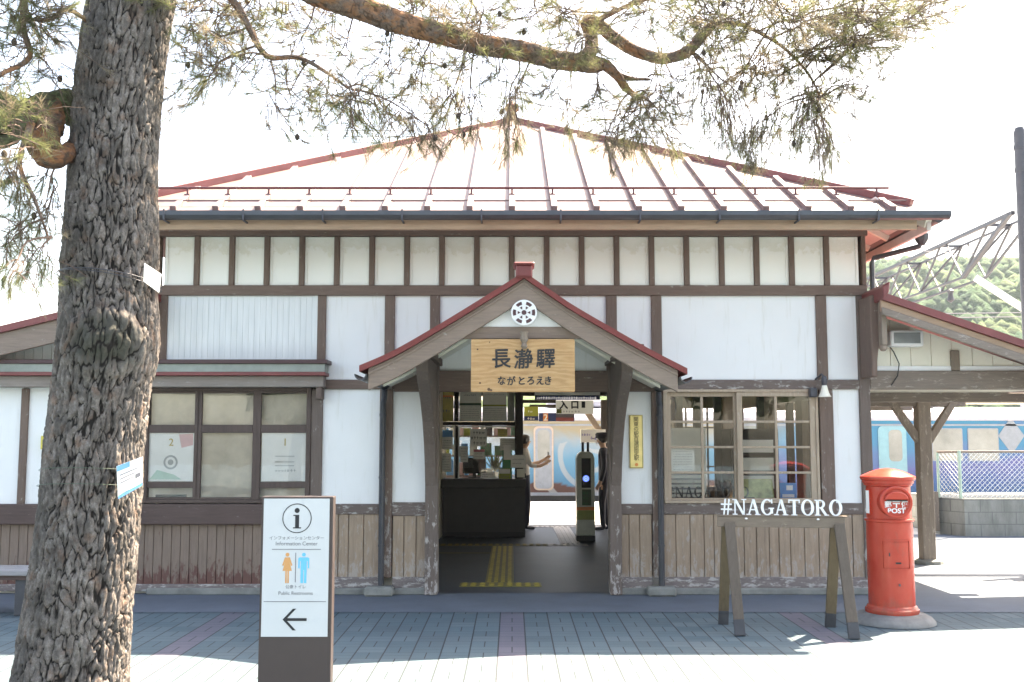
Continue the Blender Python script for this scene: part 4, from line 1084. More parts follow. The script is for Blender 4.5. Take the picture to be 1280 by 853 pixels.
def figure(lean, armR, armL, stance, top, low, h=1.66):
    k = h / 1.7; J = {}
    def j(n, x, y, z, r, m): J[n] = (x * k, y * k, z * k, r * k if not hasattr(r, '__len__') else (r[0] * k, r[1] * k), m)
    j('pelvis', 0, 0, .93, (.15, .11), low); j('waist', 0, .0, 1.06, (.135, .1), top); j('chest', 0, .0 + lean, 1.26, (.165, .115), top); j('collar', 0, lean, 1.4, (.12, .085), top)
    j('neck', 0, lean + .005, 1.47, .052, 0); j('jaw', 0, lean + .035, 1.535, (.06, .066), 0); j('head', 0, lean + .025, 1.6, (.075, .092), 0); j('crown', 0, lean + .015, 1.67, (.058, .07), 0)
    j('nose', 0, lean + .125, 1.575, .012, 0)
    E_ = [('pelvis', 'waist'), ('waist', 'chest'), ('chest', 'collar'), ('collar', 'neck'), ('neck', 'jaw'), ('jaw', 'head'), ('head', 'crown'), ('head', 'nose')]
    for s, arm, nm in ((1, armR, 'r'), (-1, armL, 'l')):
        j('sh' + nm, s * .175, lean, 1.385, .06, top); prev = 'sh' + nm; E_.append(('collar', prev))
        for i, (x, y, z, r, m) in enumerate(arm): n = f'arm{nm}{i}'; j(n, x * s, y, z, r, m); E_.append((prev, n)); prev = n
        wr = J[prev]
        # five fingers off the palm
        base = Vector(wr[:3]) / k; d = (base - Vector(J[f'arm{nm}{len(arm) - 2}'][:3]) / k).normalized(); side = d.cross(Vector((1, 0, 0))).normalized()
        pm = base + d * .06; j('palm' + nm, *pm, .03, 0); E_.append((prev, 'palm' + nm))
        for q, ln in enumerate((.055, .07, .075, .065)):
            t = pm + d * ln + side * ((q - 1.5) * .018); j(f'f{nm}{q}', *t, .009, 0); E_.append(('palm' + nm, f'f{nm}{q}'))
        t = base + d * .05 + side * .05; j('th' + nm, *t, .01, 0); E_.append((prev, 'th' + nm))
        y0 = stance * s
        j('hip' + nm, s * .09, 0, .86, (.1, .105), low); j('knee' + nm, s * .095, y0 * .5 + .015, .49, .066, low); j('ank' + nm, s * .095, y0 - .02, .1, .05, low)
        j('heel' + nm, s * .095, y0 - .05, .04, .038, 2); j('toe' + nm, s * .105, y0 + .13, .03, .032, 2)
        E_ += [('pelvis', 'hip' + nm), ('hip' + nm, 'knee' + nm), ('knee' + nm, 'ank' + nm), ('ank' + nm, 'heel' + nm), ('heel' + nm, 'toe' + nm)]
    return J, E_
# passenger at the counter end: facing right and away, arm out with a phone
armR = [(.27, .06, 1.16, .045, 1), (.2, .26, 1.15, .036, 0), (.16, .36, 1.2, .026, 0)]
armL = [(.26, .1, 1.16, .045, 1), (.2, .32, 1.2, .036, 0), (.12, .42, 1.27, .026, 0)]
def hair_mb(h, bun=True):
    k = h / 1.7; m = MB(); vs = []; fs = []; n = 20
    for i in range(11):
        a = math.pi * i / 10
        for q in range(n):
            t = 2 * math.pi * q / n; x = math.sin(a) * math.cos(t); y = math.sin(a) * math.sin(t); z = math.cos(a)
            back = max(0, -y)
            r = 1.0 if (y < .25 or z > .45) else .8
            vs.append((x * .098 * r * k, (y * .118 * r - .005 + .02) * k, (1.625 + z * (.10 if z > 0 else .085)) * k))
    for i in range(10):
        for q in range(n): fs.append((i * n + q, i * n + (q + 1) % n, (i + 1) * n + (q + 1) % n, (i + 1) * n + q))
    m.add(vs, fs)
    if bun: m.lathe([(.005, -.05), (.04, -.03), (.05, 0), (.04, .03), (.005, .05)], 12, (0, -.12 * k, 1.68 * k))
    return m
def face_bits(h):
    k = h / 1.7; m = MB()
    for s in (-1, 1): m.lathe([(.001, -.008), (.009, -.004), (.009, .004), (.001, .008)], 8, (s * .032 * k, .118 * k, 1.6 * k))
    return m
J, E_ = figure(0.0, armR, armL, .05, 1, 2, 1.66)
bag_phone = MB().box(.1, .2, .5, .51, 1.22, 1.36)
person('person in white short sleeved shirt with hair in a bun, holding out a phone', (.215, 18.45, .012), R(-78), J, E_, ['skin', 'shirt', 'darksuit'],
       extra=[(hair_mb(1.66), 'hair', 'hair'), (face_bits(1.66), 'eyes', 'black'), (MB().box(-.17, -.1, .475, .485, 1.24, 1.37), 'phone', 'black')])
armD = [(.235, -.02, 1.14, .052, 1), (.25, .03, .92, .042, 1), (.245, .07, .84, .028, 0)]
J, E_ = figure(.0, armD, armD, -.04, 1, 1, 1.68)
cap = MB().lathe([(.1, 0), (.112, .02), (.118, .07), (.1, .1), (.02, .11)], 20, (0, .012, 1.615), 1, 1.15).add([(-.09, .08, 1.63), (.09, .08, 1.63), (.075, .18, 1.605), (0, .2, 1.6), (-.075, .18, 1.605), (-.09, .08, 1.64), (.09, .08, 1.64), (.075, .18, 1.615), (0, .2, 1.61), (-.075, .18, 1.615)], [(4, 3, 2, 1, 0), (5, 6, 7, 8, 9), (0, 1, 6, 5), (1, 2, 7, 6), (2, 3, 8, 7), (3, 4, 9, 8), (4, 0, 5, 9)])
person('person in dark suit and peaked cap standing by the right door post, facing left', (1.63, 18.3, .012), R(82), J, E_, ['skin', 'darksuit', 'darksuit'],
       extra=[(hair_mb(1.68, False), 'hair', 'hair'), (cap, 'cap', 'darksuit'), (face_bits(1.68), 'eyes', 'black'), (MB().box(-.05, .05, .115, .13, 1.5, 1.555), 'face_mask', 'shirt')])

rng0 = random.Random(77)
# ------------------------------------------------------------------ waiting-room things behind the window
bench_mat = 'grey_x'
wb = thing('waiting_bench', 'long wooden bench against the rear windows of the waiting room', 'bench', (2.7, 17.4, .01))
MB().box(1.9, 3.5, 17.3, 17.7, .4, .45).build('seat', bench_mat, wb); MB().box(1.9, 3.5, 17.7, 17.74, .55, .8).build('backrest', bench_mat, wb)
for x in (2.0, 3.35): MB().box(x, x + .07, 17.32, 17.68, .01, .4).build('leg', 'darkwood', wb)
vm = thing('drinks_cabinet', 'tall dark cabinet with white front at the right of the waiting room', 'cabinet', (3.2, 13.9, .01))
MB().box(2.95, 3.6, 13.9, 14.5, .01, 1.75).build('case', 'darkwood', vm, .01); MB().box(3.0, 3.55, 13.885, 13.899, .9, 1.65).build('front', 'darkwood', vm)
for k in range(3): MB().box(3.03, 3.52, 13.87, 13.884, .95 + k * .24, 1.12 + k * .24).build('display_row', rng0.choice(['paper', 'greypaper', 'steel']), vm)
ps = thing('bill_stand', 'freestanding stand covered with bills behind the left sash of the waiting room window', 'panel', (2.2, 13, .01))
MB().box(1.95, 2.45, 13.0, 13.03, .6, 1.75).build('panel', 'greypaper', ps); MB().box(1.97, 2.0, 13.0, 13.04, .01, .6).box(2.4, 2.43, 13.0, 13.04, .01, .6).build('leg', 'steel', ps)
for k in range(9): MB().box(2.0, 2.4, 12.99, 12.999, .68 + k * .06, .7 + k * .06).build('line', 'inkgrey', ps)
notice('timetable', 'grey lined timetable sheet hanging inside the left sash of the waiting room window', 839, 868, 561, 590, FR + .14, 'greypaper', lines=[(.08, .92, .08 + .11 * k, .012) for k in range(8)], seed=31)
# black letter strip on the inner sill, same words as outside
def serif_letters(par, x0, z0, h, y, d, mat, gap=.022, wfac=1.0, local=False, scale=1.0):
    """slab-serif capitals built from thick and thin strokes; returns the end x"""
    T, t, sf = .17 * h, .08 * h, .06 * h
    def st(m, a, b, w):   # slanted stroke of horizontal width w
        m.prism([(a[0] - w / 2, a[1]), (a[0] + w / 2, a[1]), (b[0] + w / 2, b[1]), (b[0] - w / 2, b[1])], y - d, y)
    def serif(m, x, z, w): m.prism([(x - w / 2, z), (x + w / 2, z), (x + w / 2, z + sf), (x - w / 2, z + sf)], y - d - .001, y)
    x = x0
    for ch in '#NAGATORO':
        m = MB(); z1 = z0 + h
        if ch == '#':
            w = .72 * h
            st(m, (x + .24 * h, z0), (x + .34 * h, z1), .09 * h); st(m, (x + .48 * h, z0), (x + .58 * h, z1), .09 * h)
            for q in (.3, .62): m.prism([(x + .05 * h, z0 + q * h), (x + .75 * h, z0 + q * h), (x + .75 * h, z0 + (q + .09) * h), (x + .05 * h, z0 + (q + .09) * h)], y - d - .001, y)
            w = .78 * h
        elif ch == 'N':
            w = .86 * h
            st(m, (x + .15 * h, z0), (x + .15 * h, z1), t); st(m, (x + .72 * h, z0), (x + .72 * h, z1), t); st(m, (x + .70 * h, z0), (x + .16 * h, z1), T)
            serif(m, x + .15 * h, z0, .3 * h); serif(m, x + .12 * h, z1 - sf, .26 * h); serif(m, x + .72 * h, z1 - sf, .3 * h)
        elif ch == 'A':
            w = .86 * h
            st(m, (x + .14 * h, z0), (x + .42 * h, z1), t); st(m, (x + .7 * h, z0), (x + .43 * h, z1), T)
            m.prism([(x + .24 * h, z0 + .3 * h), (x + .62 * h, z0 + .3 * h), (x + .6 * h, z0 + .37 * h), (x + .26 * h, z0 + .37 * h)], y - d - .001, y)
            serif(m, x + .14 * h, z0, .3 * h); serif(m, x + .7 * h, z0, .34 * h)
        elif ch == 'T':
            w = .76 * h
            st(m, (x + .38 * h, z0), (x + .38 * h, z1), T); m.prism([(x + .03 * h, z1 - .08 * h), (x + .73 * h, z1 - .08 * h), (x + .73 * h, z1), (x + .03 * h, z1)], y - d - .001, y)
            for q in (.06, .7): m.prism([(x + (q - .03) * h, z1 - .22 * h), (x + (q + .03) * h, z1 - .22 * h), (x + (q + .03) * h, z1 - .02 * h), (x + (q - .03) * h, z1 - .02 * h)], y - d - .002, y)
            serif(m, x + .38 * h, z0, .36 * h)
        elif ch == 'R':
            w = .84 * h
            st(m, (x + .17 * h, z0), (x + .17 * h, z1), T); serif(m, x + .17 * h, z0, .36 * h); serif(m, x + .12 * h, z1 - sf, .24 * h)
            o_, i_ = [], []
            for q in range(13):
                a = R(90 - 15 * q); o_.append((x + .36 * h + .27 * h * math.cos(a), z1 - .27 * h + .27 * h * math.sin(a))); i_.append((x + .36 * h + .12 * h * math.cos(a), z1 - .27 * h + .2 * h * math.sin(a)))
            o_ = [(x + .17 * h, z1)] + o_ + [(x + .17 * h, z1 - .54 * h)]; i_ = [(x + .17 * h, z1 - .07 * h)] + i_ + [(x + .17 * h, z1 - .47 * h)]
            m.strip(o_, i_, y - d - .001, y)
            st(m, (x + .7 * h, z0), (x + .4 * h, z0 + .48 * h), T * 1.05); serif(m, x + .72 * h, z0, .26 * h)
        else:
            w = .86 * h if ch == 'O' else .84 * h; cx, cz = x + .43 * h, z0 + .5 * h; n = 28; o_, i_ = [], []
            a0, a1 = (0, 360) if ch == 'O' else (48, 318)
            for q in range(n + 1):
                a = R(a0 + (a1 - a0) * q / n); o_.append((cx + .4 * h * math.cos(a), cz + .52 * h * math.sin(a))); i_.append((cx + .23 * h * math.cos(a), cz + .44 * h * math.sin(a)))
            m.strip(o_[::-1], i_[::-1], y - d, y)
            if ch == 'G':
                m.prism([(x + .62 * h, z0 + .1 * h), (x + .78 * h, z0 + .1 * h), (x + .78 * h, z0 + .42 * h), (x + .62 * h, z0 + .42 * h)], y - d - .001, y); serif(m, x + .68 * h, z0 + .4 * h, .34 * h)
                m.prism([(x + .68 * h, z1 - .26 * h), (x + .75 * h, z1 - .26 * h), (x + .75 * h, z1 + .0 * h), (x + .68 * h, z1 + .0 * h)], y - d - .001, y)
        m.build('letter', mat, par, local=local); x += w * wfac + gap
    return x
bl = thing('letter_strip', 'row of black letters reading #NAGATORO on the inner sill of the waiting room window', 'letters', (2.2, FR + .22, WIN_Z0))
serif_letters(bl, FX(834, 618), WIN_Z0 + .056, .11, FR + .11, .015, 'black', gap=.006)
MB().box(FX(832, 620), FX(945, 620), FR + .09, FR + .15, WIN_Z0 + .03, WIN_Z0 + .0545).build('rail', 'darkwood', bl)
M['mapgreen'] = plain('printed_map_colours', (.42, .45, .2), .6, var=.5, scale=9)
x0, x1 = FX(931, 612), FX(973, 612)
mp = MB().add([(x0, FR + .2, FZ(625)), (x1, FR + .2, FZ(625)), (x1, FR + .3, FZ(600)), (x0, FR + .3, FZ(600)), (x0, FR + .21, FZ(625) - .004), (x1, FR + .21, FZ(625) - .004), (x1, FR + .31, FZ(600)), (x0, FR + .31, FZ(600))], [(0, 1, 2, 3), (7, 6, 5, 4), (0, 4, 5, 1), (1, 5, 6, 2), (2, 6, 7, 3), (3, 7, 4, 0)]).build('map_leaflet', 'mapgreen')
tag(mp, 'green and yellow map leaflet propped inside the waiting room window', 'leaflet')
for k, (a, b, c, d_) in enumerate(((975, 996, 604, 626),)):
    br_ = bx(MB(), a, b, c, d_, FR + .22, .02).build('brochure', 'blue'); tag(br_, 'blue and white brochure propped at the right end inside the waiting room window', 'brochure')
    bx(MB(), a + 8, b - 5, c + 3, c + 9, FR + .217, .003).build('printed_area', 'paper', br_); bx(MB(), a + 3, b - 3, c + 14, c + 18, FR + .217, .003).build('printed_area', 'paper', br_)

# ------------------------------------------------------------------ post box
def mk_postred():
    m = NT('vermilion_enamel'); f = m.noise(m.pos(), 5, 6, .6)
    col = m.ramp(f, [(.3, (.46, .038, .02)), (.7, (.54, .058, .032))])
    sc = m.ramp(m.noise(m.pos((1, 1, 1), (2, 7, 3)), 26, 5, .7), [(.68, 0.), (.74, .5)])
    col = m.mix(sc, col, (.62, .2, .14)); geo = m.n('ShaderNodeNewGeometry'); sp = m.n('ShaderNodeSeparateXYZ'); m.l(geo.outputs['Position'], sp.inputs[0])
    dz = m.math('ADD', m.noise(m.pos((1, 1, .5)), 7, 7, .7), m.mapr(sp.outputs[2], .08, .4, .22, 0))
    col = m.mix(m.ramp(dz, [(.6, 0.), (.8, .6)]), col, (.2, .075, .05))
    pale = m.ramp(m.noise(m.pos((1, 1, .35), (6, 1, 2)), 6, 6, .65), [(.52, 0.), (.75, .35)])
    col = m.mix(pale, col, (.6, .12, .07))
    m.bump(m.noise(m.pos(), 14, 4), .1, .008)
    m.fin(col, .27); return m.m
M['postred'] = mk_postred()
px_, py_ = P(1113, 700, 9.22)[0], 9.22
pb = thing('post_box', 'red cylindrical pillar post box with domed cap on a round concrete foot', 'post box', (px_, py_, .0), None, R(-4))
M['footconc'] = plain('grey_foot_concrete', (.19, .19, .185), .9, var=.3, scale=6, bump=.5)
MB().lathe([(.362, -.0), (.358, .02), (.33, .05), (.28, .075), (.2, .088)], 56, (0, 0, .005), 1, 1).build('concrete_foot', 'footconc', pb, smooth=True, local=True)
zb = .088
r0 = .197
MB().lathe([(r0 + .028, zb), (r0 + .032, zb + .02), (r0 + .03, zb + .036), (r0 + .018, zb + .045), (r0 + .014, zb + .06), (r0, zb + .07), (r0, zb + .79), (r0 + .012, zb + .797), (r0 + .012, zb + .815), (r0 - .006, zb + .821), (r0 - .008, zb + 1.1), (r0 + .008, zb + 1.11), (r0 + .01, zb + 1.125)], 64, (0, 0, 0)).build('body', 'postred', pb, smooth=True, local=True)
MB().lathe([(r0 + .01, zb + 1.1245), (r0 + .022, zb + 1.13), (r0 + .024, zb + 1.153), (r0 + .034, zb + 1.158), (r0 + .04, zb + 1.176), (r0 + .036, zb + 1.19), (r0 + .01, zb + 1.202), (r0 - .05, zb + 1.23), (r0 - .11, zb + 1.25), (.02, zb + 1.26)], 64, (0, 0, 0)).build('cap', 'postred', pb, smooth=True, local=True)
M['brickred'] = plain('red_slot_ring', (.45, .045, .03), .3, var=.05)
fz = zb + .972
MB().disc_y(0, fz, .138, -.232, -.12, 48).build('slot_disc', 'postred', pb, .008, local=True)
MB().disc_y(0, fz, .138, -.245, -.2325, 48, r0=.112).build('slot_ring', 'postred', pb, .005, local=True)
ar = [(.1 * math.cos(R(a)), fz + .022 + .07 * math.sin(R(a))) for a in range(0, 181, 12)]
MB().prism(ar, -.262, -.2325).build('slot_hood', 'postred', pb, .006, local=True)
MB().box(-.085, .085, -.2635, -.2325, fz + .011, fz + .0215).build('slot', 'black', pb, local=True)
for ch, x, s in (('郵', -.07, .06), ('便', .07, .06)): text_mb(ch, s, x, fz - .018, -.2335, .003, bold=.0012).build('character', 'white', pb, local=True)
MB().box(-.03, .03, -.236, -.2325, fz + .0, fz + .008).box(-.03, .03, -.236, -.2325, fz - .016, fz - .008).box(-.005, .005, -.236, -.2325, fz - .048, fz - .0161).build('post_mark', 'white', pb, local=True)
text_mb('POST', .058, 0, fz - .073, -.2335, .003, bold=.0014, sx=1.1).build('lettering', 'white', pb, local=True)
MB().box(-.088, .088, -.2345, -.2325, fz + .002 + .0, fz + .005).build('rule', 'white', pb, local=True)
# collection door curved to the body, keyhole and plate
def curved(a0, a1, z0, z1, ra, rb, n=14):
    m = MB(); vs = []; fs = []
    for i in range(n + 1):
        a = R(-90) + R(a0 + (a1 - a0) * i / n)
        for r in (ra, rb):
            for z in (z0, z1): vs.append((r * math.cos(a), r * math.sin(a), z))
    for i in range(n):
        o = i * 4; p = o + 4
        fs += [(o + 2, p + 2, p + 3, o + 3), (o, o + 1, p + 1, p), (o + 1, o + 3, p + 3, p + 1), (o, p, p + 2, o + 2)]
    fs += [(0, 2, 3, 1), (n * 4, n * 4 + 1, n * 4 + 3, n * 4 + 2)]
    return m.add(vs, fs)
fr_ = MB()
for q in (curved(-36, 36, zb + .385, zb + .4, r0 - .004, r0 + .012), curved(-36, 36, zb + .635, zb + .65, r0 - .004, r0 + .012), curved(-36, -33, zb + .4, zb + .635, r0 - .004, r0 + .012, 2), curved(33, 36, zb + .4, zb + .635, r0 - .004, r0 + .012, 2)): fr_.add(q.v, q.f)
fr_.build('door_frame', 'postred', pb, local=True, smooth=True)
dr = curved(-31, 31, zb + .41, zb + .625, r0 - .004, r0 + .008).build('collection_door', 'postred', pb, local=True, smooth=True)
curved(-19, -16, zb + .505, zb + .535, r0, r0 + .011, 2).build('keyhole', 'black', dr, local=True)
curved(-4, 9, zb + .44, zb + .455, r0, r0 + .011, 3).build('plate', 'black', dr, local=True)
curved(2, 6, zb + .25, zb + .27, r0, r0 + .01, 2).build('lock', 'steel', pb, local=True)
curved(-84, -66, zb + .85, zb + 1.08, r0 - .02, r0 + .006).build('notice_frame', 'postred', pb, local=True, smooth=True)
curved(-82, -68, zb + .865, zb + 1.065, r0 - .02, r0 + .009).build('notice_plate', 'paper', pb, local=True, smooth=True)

# ------------------------------------------------------------------ letter stand (#NAGATORO on a trestle)
gl, gr_ = G(925, 788), G(1054, 790)
ax, ay = 1.86, 8.83; bx2, by2 = 2.70, 8.74
ang = math.atan2(by2 - ay - .04, bx2 - ax)
ls = thing('letter_stand', 'weathered trestle stand carrying white slab letters reading #NAGATORO', 'letter stand', ((ax + bx2) / 2, (ay + by2) / 2, .002), None, ang)
hl = .47; H_ = .955
M['trestle'] = wood('trestle_timber', (.125, .098, .078), 'z', amount=.25, wear=(.24, .2, .165)); M['trestle_x'] = wood('trestle_rail', (.2, .155, .12), 'x', amount=.2, wear=(.4, .36, .3))
M['foot'] = plain('dark_tarred_end', (.06, .06, .065), .7, var=.2); M['trestle_in'] = wood('golden_trestle_timber', (.15, .11, .065), 'z', amount=.1, wear=(.3, .25, .18))
MB().box(-hl - .06, hl + .05, -.022, .022, H_ - .095, H_ - .005).build('rail', 'trestle_x', ls, .004, local=True)
MB().box(-hl - .06, hl + .07, -.03, .03, H_ - .0045, H_ + .006).build('rail_cap', 'trestle_x', ls, .002, local=True)
for s in (-1, 1):
    xq = s * (hl - .02)
    for sy, lean_ in ((-1, .03), (1, .0)):
        a = Vector((xq + .02 * sy * 0 + (.0 if sy > 0 else .02), sy * .036, H_ - .11 if sy < 0 else H_ - .06)); b = Vector((xq + (.075 if sy < 0 else -.035), sy * .27, .0))
        a.z = H_ - .06
        d = b - a; mid = a + d * .86
        MB().bar(a, mid, .085, .05, (0, 1, 0)).build('leg', 'trestle' if sy < 0 else 'trestle_in', ls, .003, local=True)
        MB().bar(mid + d * .0002, b, .087, .052, (0, 1, 0)).build('leg_end', 'foot', ls, .003, local=True)
M['letterwhite'] = plain('white_letter_paint', (.82, .82, .82), .45, var=.02)
serif_letters(ls, -hl - .035, H_ + .007, .132, .012, .024, 'letterwhite', gap=.004, wfac=.985, local=True)
for x in (-.29, .3): MB().lathe([(.003, -.0), (.013, .004), (.013, .01), (.004, .016)], 12, (0, 0, 0)).build('bulb', 'white', ls, local=True).location = (x, -.034, H_ - .03)

# ------------------------------------------------------------------ information pillar in the foreground
YS = 5.25
x0, x1 = PX(325.5, 700, YS), PX(412.5, 700, YS); zt = PZ(621, YS)
isg = thing('information_sign', 'brown pillar sign with white face for information centre and restrooms', 'sign', ((x0 + x1) / 2, YS, 0), None)
M['signbrown'] = plain('dark_brown_sign_metal', (.06, .042, .038), .45, var=.06)
M['signwhite'] = plain('white_sign_film', (.60, .61, .605), .5, var=.015); M['signorange'] = plain('orange_pictogram', (.68, .33, .12), .5, var=.02); M['signblue'] = plain('sky_blue_pictogram', (.12, .52, .75), .5, var=.02)
MB().box(x0, x1 + .012, YS, YS + .075, .0, zt).build('pillar', 'signbrown', isg, .003)
fx0, fx1 = PX(328.5, 700, YS), PX(411, 700, YS); fz1, fz0 = PZ(623.5, YS), PZ(796, YS)
MB().box(fx0, fx1, YS - .004, YS - .0005, fz0, fz1).build('face', 'signwhite', isg)
y = YS - .0045
def sx(px): return PX(px, 700, YS)
def sz(py): return PZ(py, YS)
cx_, cz_ = sx(370.5), sz(648)
MB().disc_y(cx_, cz_, 18 * YS / 1280, y - .001, y, 64, r0=17 * YS / 1280).build('ring', 'ink', isg)
u_ = YS / 1280
MB().disc_y(cx_, cz_ + 9.5 * u_, 3.1 * u_, y - .001, y, 24).box(cx_ - 2.2 * u_, cx_ + 2.6 * u_, y - .001, y, cz_ - 11 * u_, cz_ + 4.2 * u_).box(cx_ - 4.6 * u_, cx_ - 2.21 * u_, y - .001, y, cz_ + 2.8 * u_, cz_ + 4.2 * u_).box(cx_ - 4.8 * u_, cx_ + 5.2 * u_, y - .0012, y, cz_ - 12.4 * u_, cz_ - 11.01 * u_).build('info_letter', 'ink', isg)
text_mb('インフォメーションセンター', .0215, cx_, sz(672.5), y, .001).build('lettering', 'inkgrey', isg)
text_mb('Information Center', .0275, cx_, sz(679.5), y, .001, sx=.98).build('lettering', 'inkgrey', isg)
MB().box(sx(340), sx(401), y - .001, y, sz(687.2), sz(686.4)).build('rule', 'inkgrey', isg)
def picto(cx, cz, s, woman, mat):
    m = MB(); m.disc_y(cx, cz + 16.2 * s, 2.3 * s, y - .001, y, 20)
    if woman: pts = [(-3, 13), (3, 13), (6.2, 3.5), (4.6, 2.8), (2.6, 8.2), (5.6, -3), (2.2, -3), (2.2, -17.5), (.4, -17.5), (.4, -3), (-.4, -3), (-.4, -17.5), (-2.2, -17.5), (-2.2, -3), (-5.6, -3), (-2.6, 8.2), (-4.6, 2.8), (-6.2, 3.5)]
    else: pts = [(-5.2, 13), (5.2, 13), (6.6, 11.5), (6.6, 0), (4.9, 0), (4.9, 8.6), (3.6, 8.6), (3.6, -17.5), (.5, -17.5), (.5, -2), (-.5, -2), (-.5, -17.5), (-3.6, -17.5), (-3.6, 8.6), (-4.9, 8.6), (-4.9, 0), (-6.6, 0), (-6.6, 11.5)]
    m.prism([(cx + a * s, cz + b * s) for a, b in pts], y - .001, y); return m.build('pictogram', mat, isg)
picto(sx(359.5), sz(710.5), u_ * 1.02, True, 'signorange'); picto(sx(380), sz(710.5), u_ * 1.02, False, 'signblue')
MB().box(sx(369.4), sx(370.3), y - .001, y, sz(728), sz(691)).build('rule', 'inkgrey', isg)
text_mb('公衆トイレ', .021, cx_, sz(733.5), y, .001).build('lettering', 'inkgrey', isg)
text_mb('Public Restrooms', .0245, cx_, sz(741.5), y, .001).build('lettering', 'inkgrey', isg)
MB().box(sx(331), sx(408.5), y - .001, y, sz(752.5), sz(751.7)).build('rule', 'inkgrey', isg)
ax_, az_ = sx(355), sz(774.5)
MB().prism([(ax_, az_), (ax_ + 12.5 * u_, az_ + 13 * u_), (ax_ + 16.5 * u_, az_ + 13 * u_), (ax_ + 5.6 * u_, az_ + 1.7 * u_), (ax_ + 29.5 * u_, az_ + 1.7 * u_), (ax_ + 29.5 * u_, az_ - 1.7 * u_), (ax_ + 5.6 * u_, az_ - 1.7 * u_), (ax_ + 16.5 * u_, az_ - 13 * u_), (ax_ + 12.5 * u_, az_ - 13 * u_)], y - .001, y).build('arrow', 'ink', isg)

# ------------------------------------------------------------------ bench at the far left
gx, gy = G(33, 772)
bz = .33
bn = thing('bench', 'low grey plank bench behind the pine trunk', 'bench', (gx - .9, gy + .2, .004))
M['benchwood'] = wood('grey_bench_plank', (.3, .29, .29), 'x', amount=.3, wear=(.42, .4, .4))
zt_ = PZ(713, gy + .02)
for k in range(3): MB().box(gx - 1.7, gx + .0, gy + .0 + k * .14, gy + .13 + k * .14, zt_ - .05, zt_).build('seat_plank', 'benchwood', bn, .006)
MB().box(gx - 1.68, gx - .02, gy + .03, gy + .36, zt_ - .09, zt_ - .051).build('seat_frame', 'darksill', bn)
for x in (gx - .14, gx - 1.6):
    for yy in (gy + .05, gy + .28): MB().box(x, x + .09, yy, yy + .07, .005, zt_ - .09).build('leg', 'foot', bn, .004)

# ------------------------------------------------------------------ train on the far track
YTN = 28.2
def mk_livery():
    m = NT('painted_train_livery')
    geo = m.n('ShaderNodeNewGeometry'); sp = m.n('ShaderNodeSeparateXYZ'); m.l(geo.outputs['Position'], sp.inputs[0])
    X, Z = sp.outputs[0], sp.outputs[2]
    wob = m.noise(m.pos((.5, 0, .6), (3, 0, 1)), 1.1, 4, .55, .8)
    zz = m.math('ADD', Z, m.math('MULTIPLY', m.math('SUBTRACT', wob, .5), 1.3))
    left = m.ramp(m.mapr(zz, 0, 3), [(.0, (.22, .10, .09)), (.17, (.24, .12, .10)), (.19, (.16, .45, .72)), (.36, (.22, .55, .8)), (.44, (.36, .62, .82)), (.55, (.55, .66, .72)), (.66, (.66, .56, .38))])
    sw = m.n('ShaderNodeTexWave', wave_type='RINGS', rings_direction='Y'); sw.inputs['Scale'].default_value = .55; sw.inputs['Distortion'].default_value = 3.5; sw.inputs['Detail'].default_value = 1.5
    m.l(m.pos((1, 0, 1), (-2.2, 0, -1.0)), sw.inputs['Vector'])
    band = m.math('MULTIPLY', m.ramp(sw.outputs['Fac'], [(.8, 0.), (.9, 1.)]), m.math('LESS_THAN', zz, 1.5))
    left = m.mix(m.math('MULTIPLY', band, .7), left, (.78, .8, .8))
    right = m.ramp(m.mapr(zz, -.2, 3), [(.0, (.09, .36, .66)), (.2, (.14, .27, .66)), (.33, (.27, .28, .68)), (.5, (.12, .44, .74)), (.75, (.09, .44, .70)), (1., (.2, .52, .72))])
    r2 = m.ramp(m.noise(m.pos((.35, 0, .8), (7, 0, 2)), 1.3, 4), [(.5, 0.), (.62, .6)])
    right = m.mix(r2, right, (.25, .34, .7))
    col = m.mix(m.mapr(X, 5.5, 8.5), left, right)
    col = m.mix(1.0, col, (.37, .37, .37), 'MULTIPLY')
    return m.fin(col, .45, spec=.2)
M['livery'] = mk_livery()
M['trainglass'] = plain('train_window_glass', (.26, .26, .24), .2, var=.25, scale=1.2); M['trainroof'] = plain('train_roof', (.36, .35, .39), .5); M['traingrey'] = plain('train_trim', (.2, .22, .25), .4)
M['teal'] = plain('pale_teal_door', (.16, .31, .36), .4, var=.08); M['peach'] = plain('peach_door', (.38, .29, .23), .4, var=.1)
tx0, tx1 = -6.5, 19.5
trn = thing('train_car', 'light blue railway carriage painted with sea and sky artwork on the far track', 'train', (6, YTN, -1.0))
m_ = MB(); zr = 2.36
sec = [(YTN, -.0), (YTN, 2.1), (YTN + .12, 2.3), (YTN + .5, 2.44), (YTN + 1.4, 2.5), (YTN + 2.3, 2.44), (YTN + 2.68, 2.3), (YTN + 2.8, 2.1), (YTN + 2.8, .0)]
MB().prism_x([(YTN, .08), (YTN, 2.12), (YTN + 2.8, 2.12), (YTN + 2.8, .08)], tx0, tx1).build('body', 'livery', trn)
MB().prism_x([(YTN - .02, 2.125), (YTN - .02, 2.2), (YTN + .1, 2.36), (YTN + .5, 2.47), (YTN + 1.4, 2.53), (YTN + 2.3, 2.47), (YTN + 2.7, 2.36), (YTN + 2.82, 2.2), (YTN + 2.82, 2.125)], tx0, tx1).build('roof', 'trainroof', trn)
MB().box(tx0, tx1, YTN + .02, YTN + 2.78, -.35, .0795).build('underframe', 'black', trn)
MB().box(tx0, tx1, YTN - .015, YTN - .002, .085, .17).build('sill_band', 'traingrey', trn); MB().box(tx0, tx1, YTN - .012, YTN - .002, 1.98, 2.03).build('gutter_band', 'traingrey', trn)
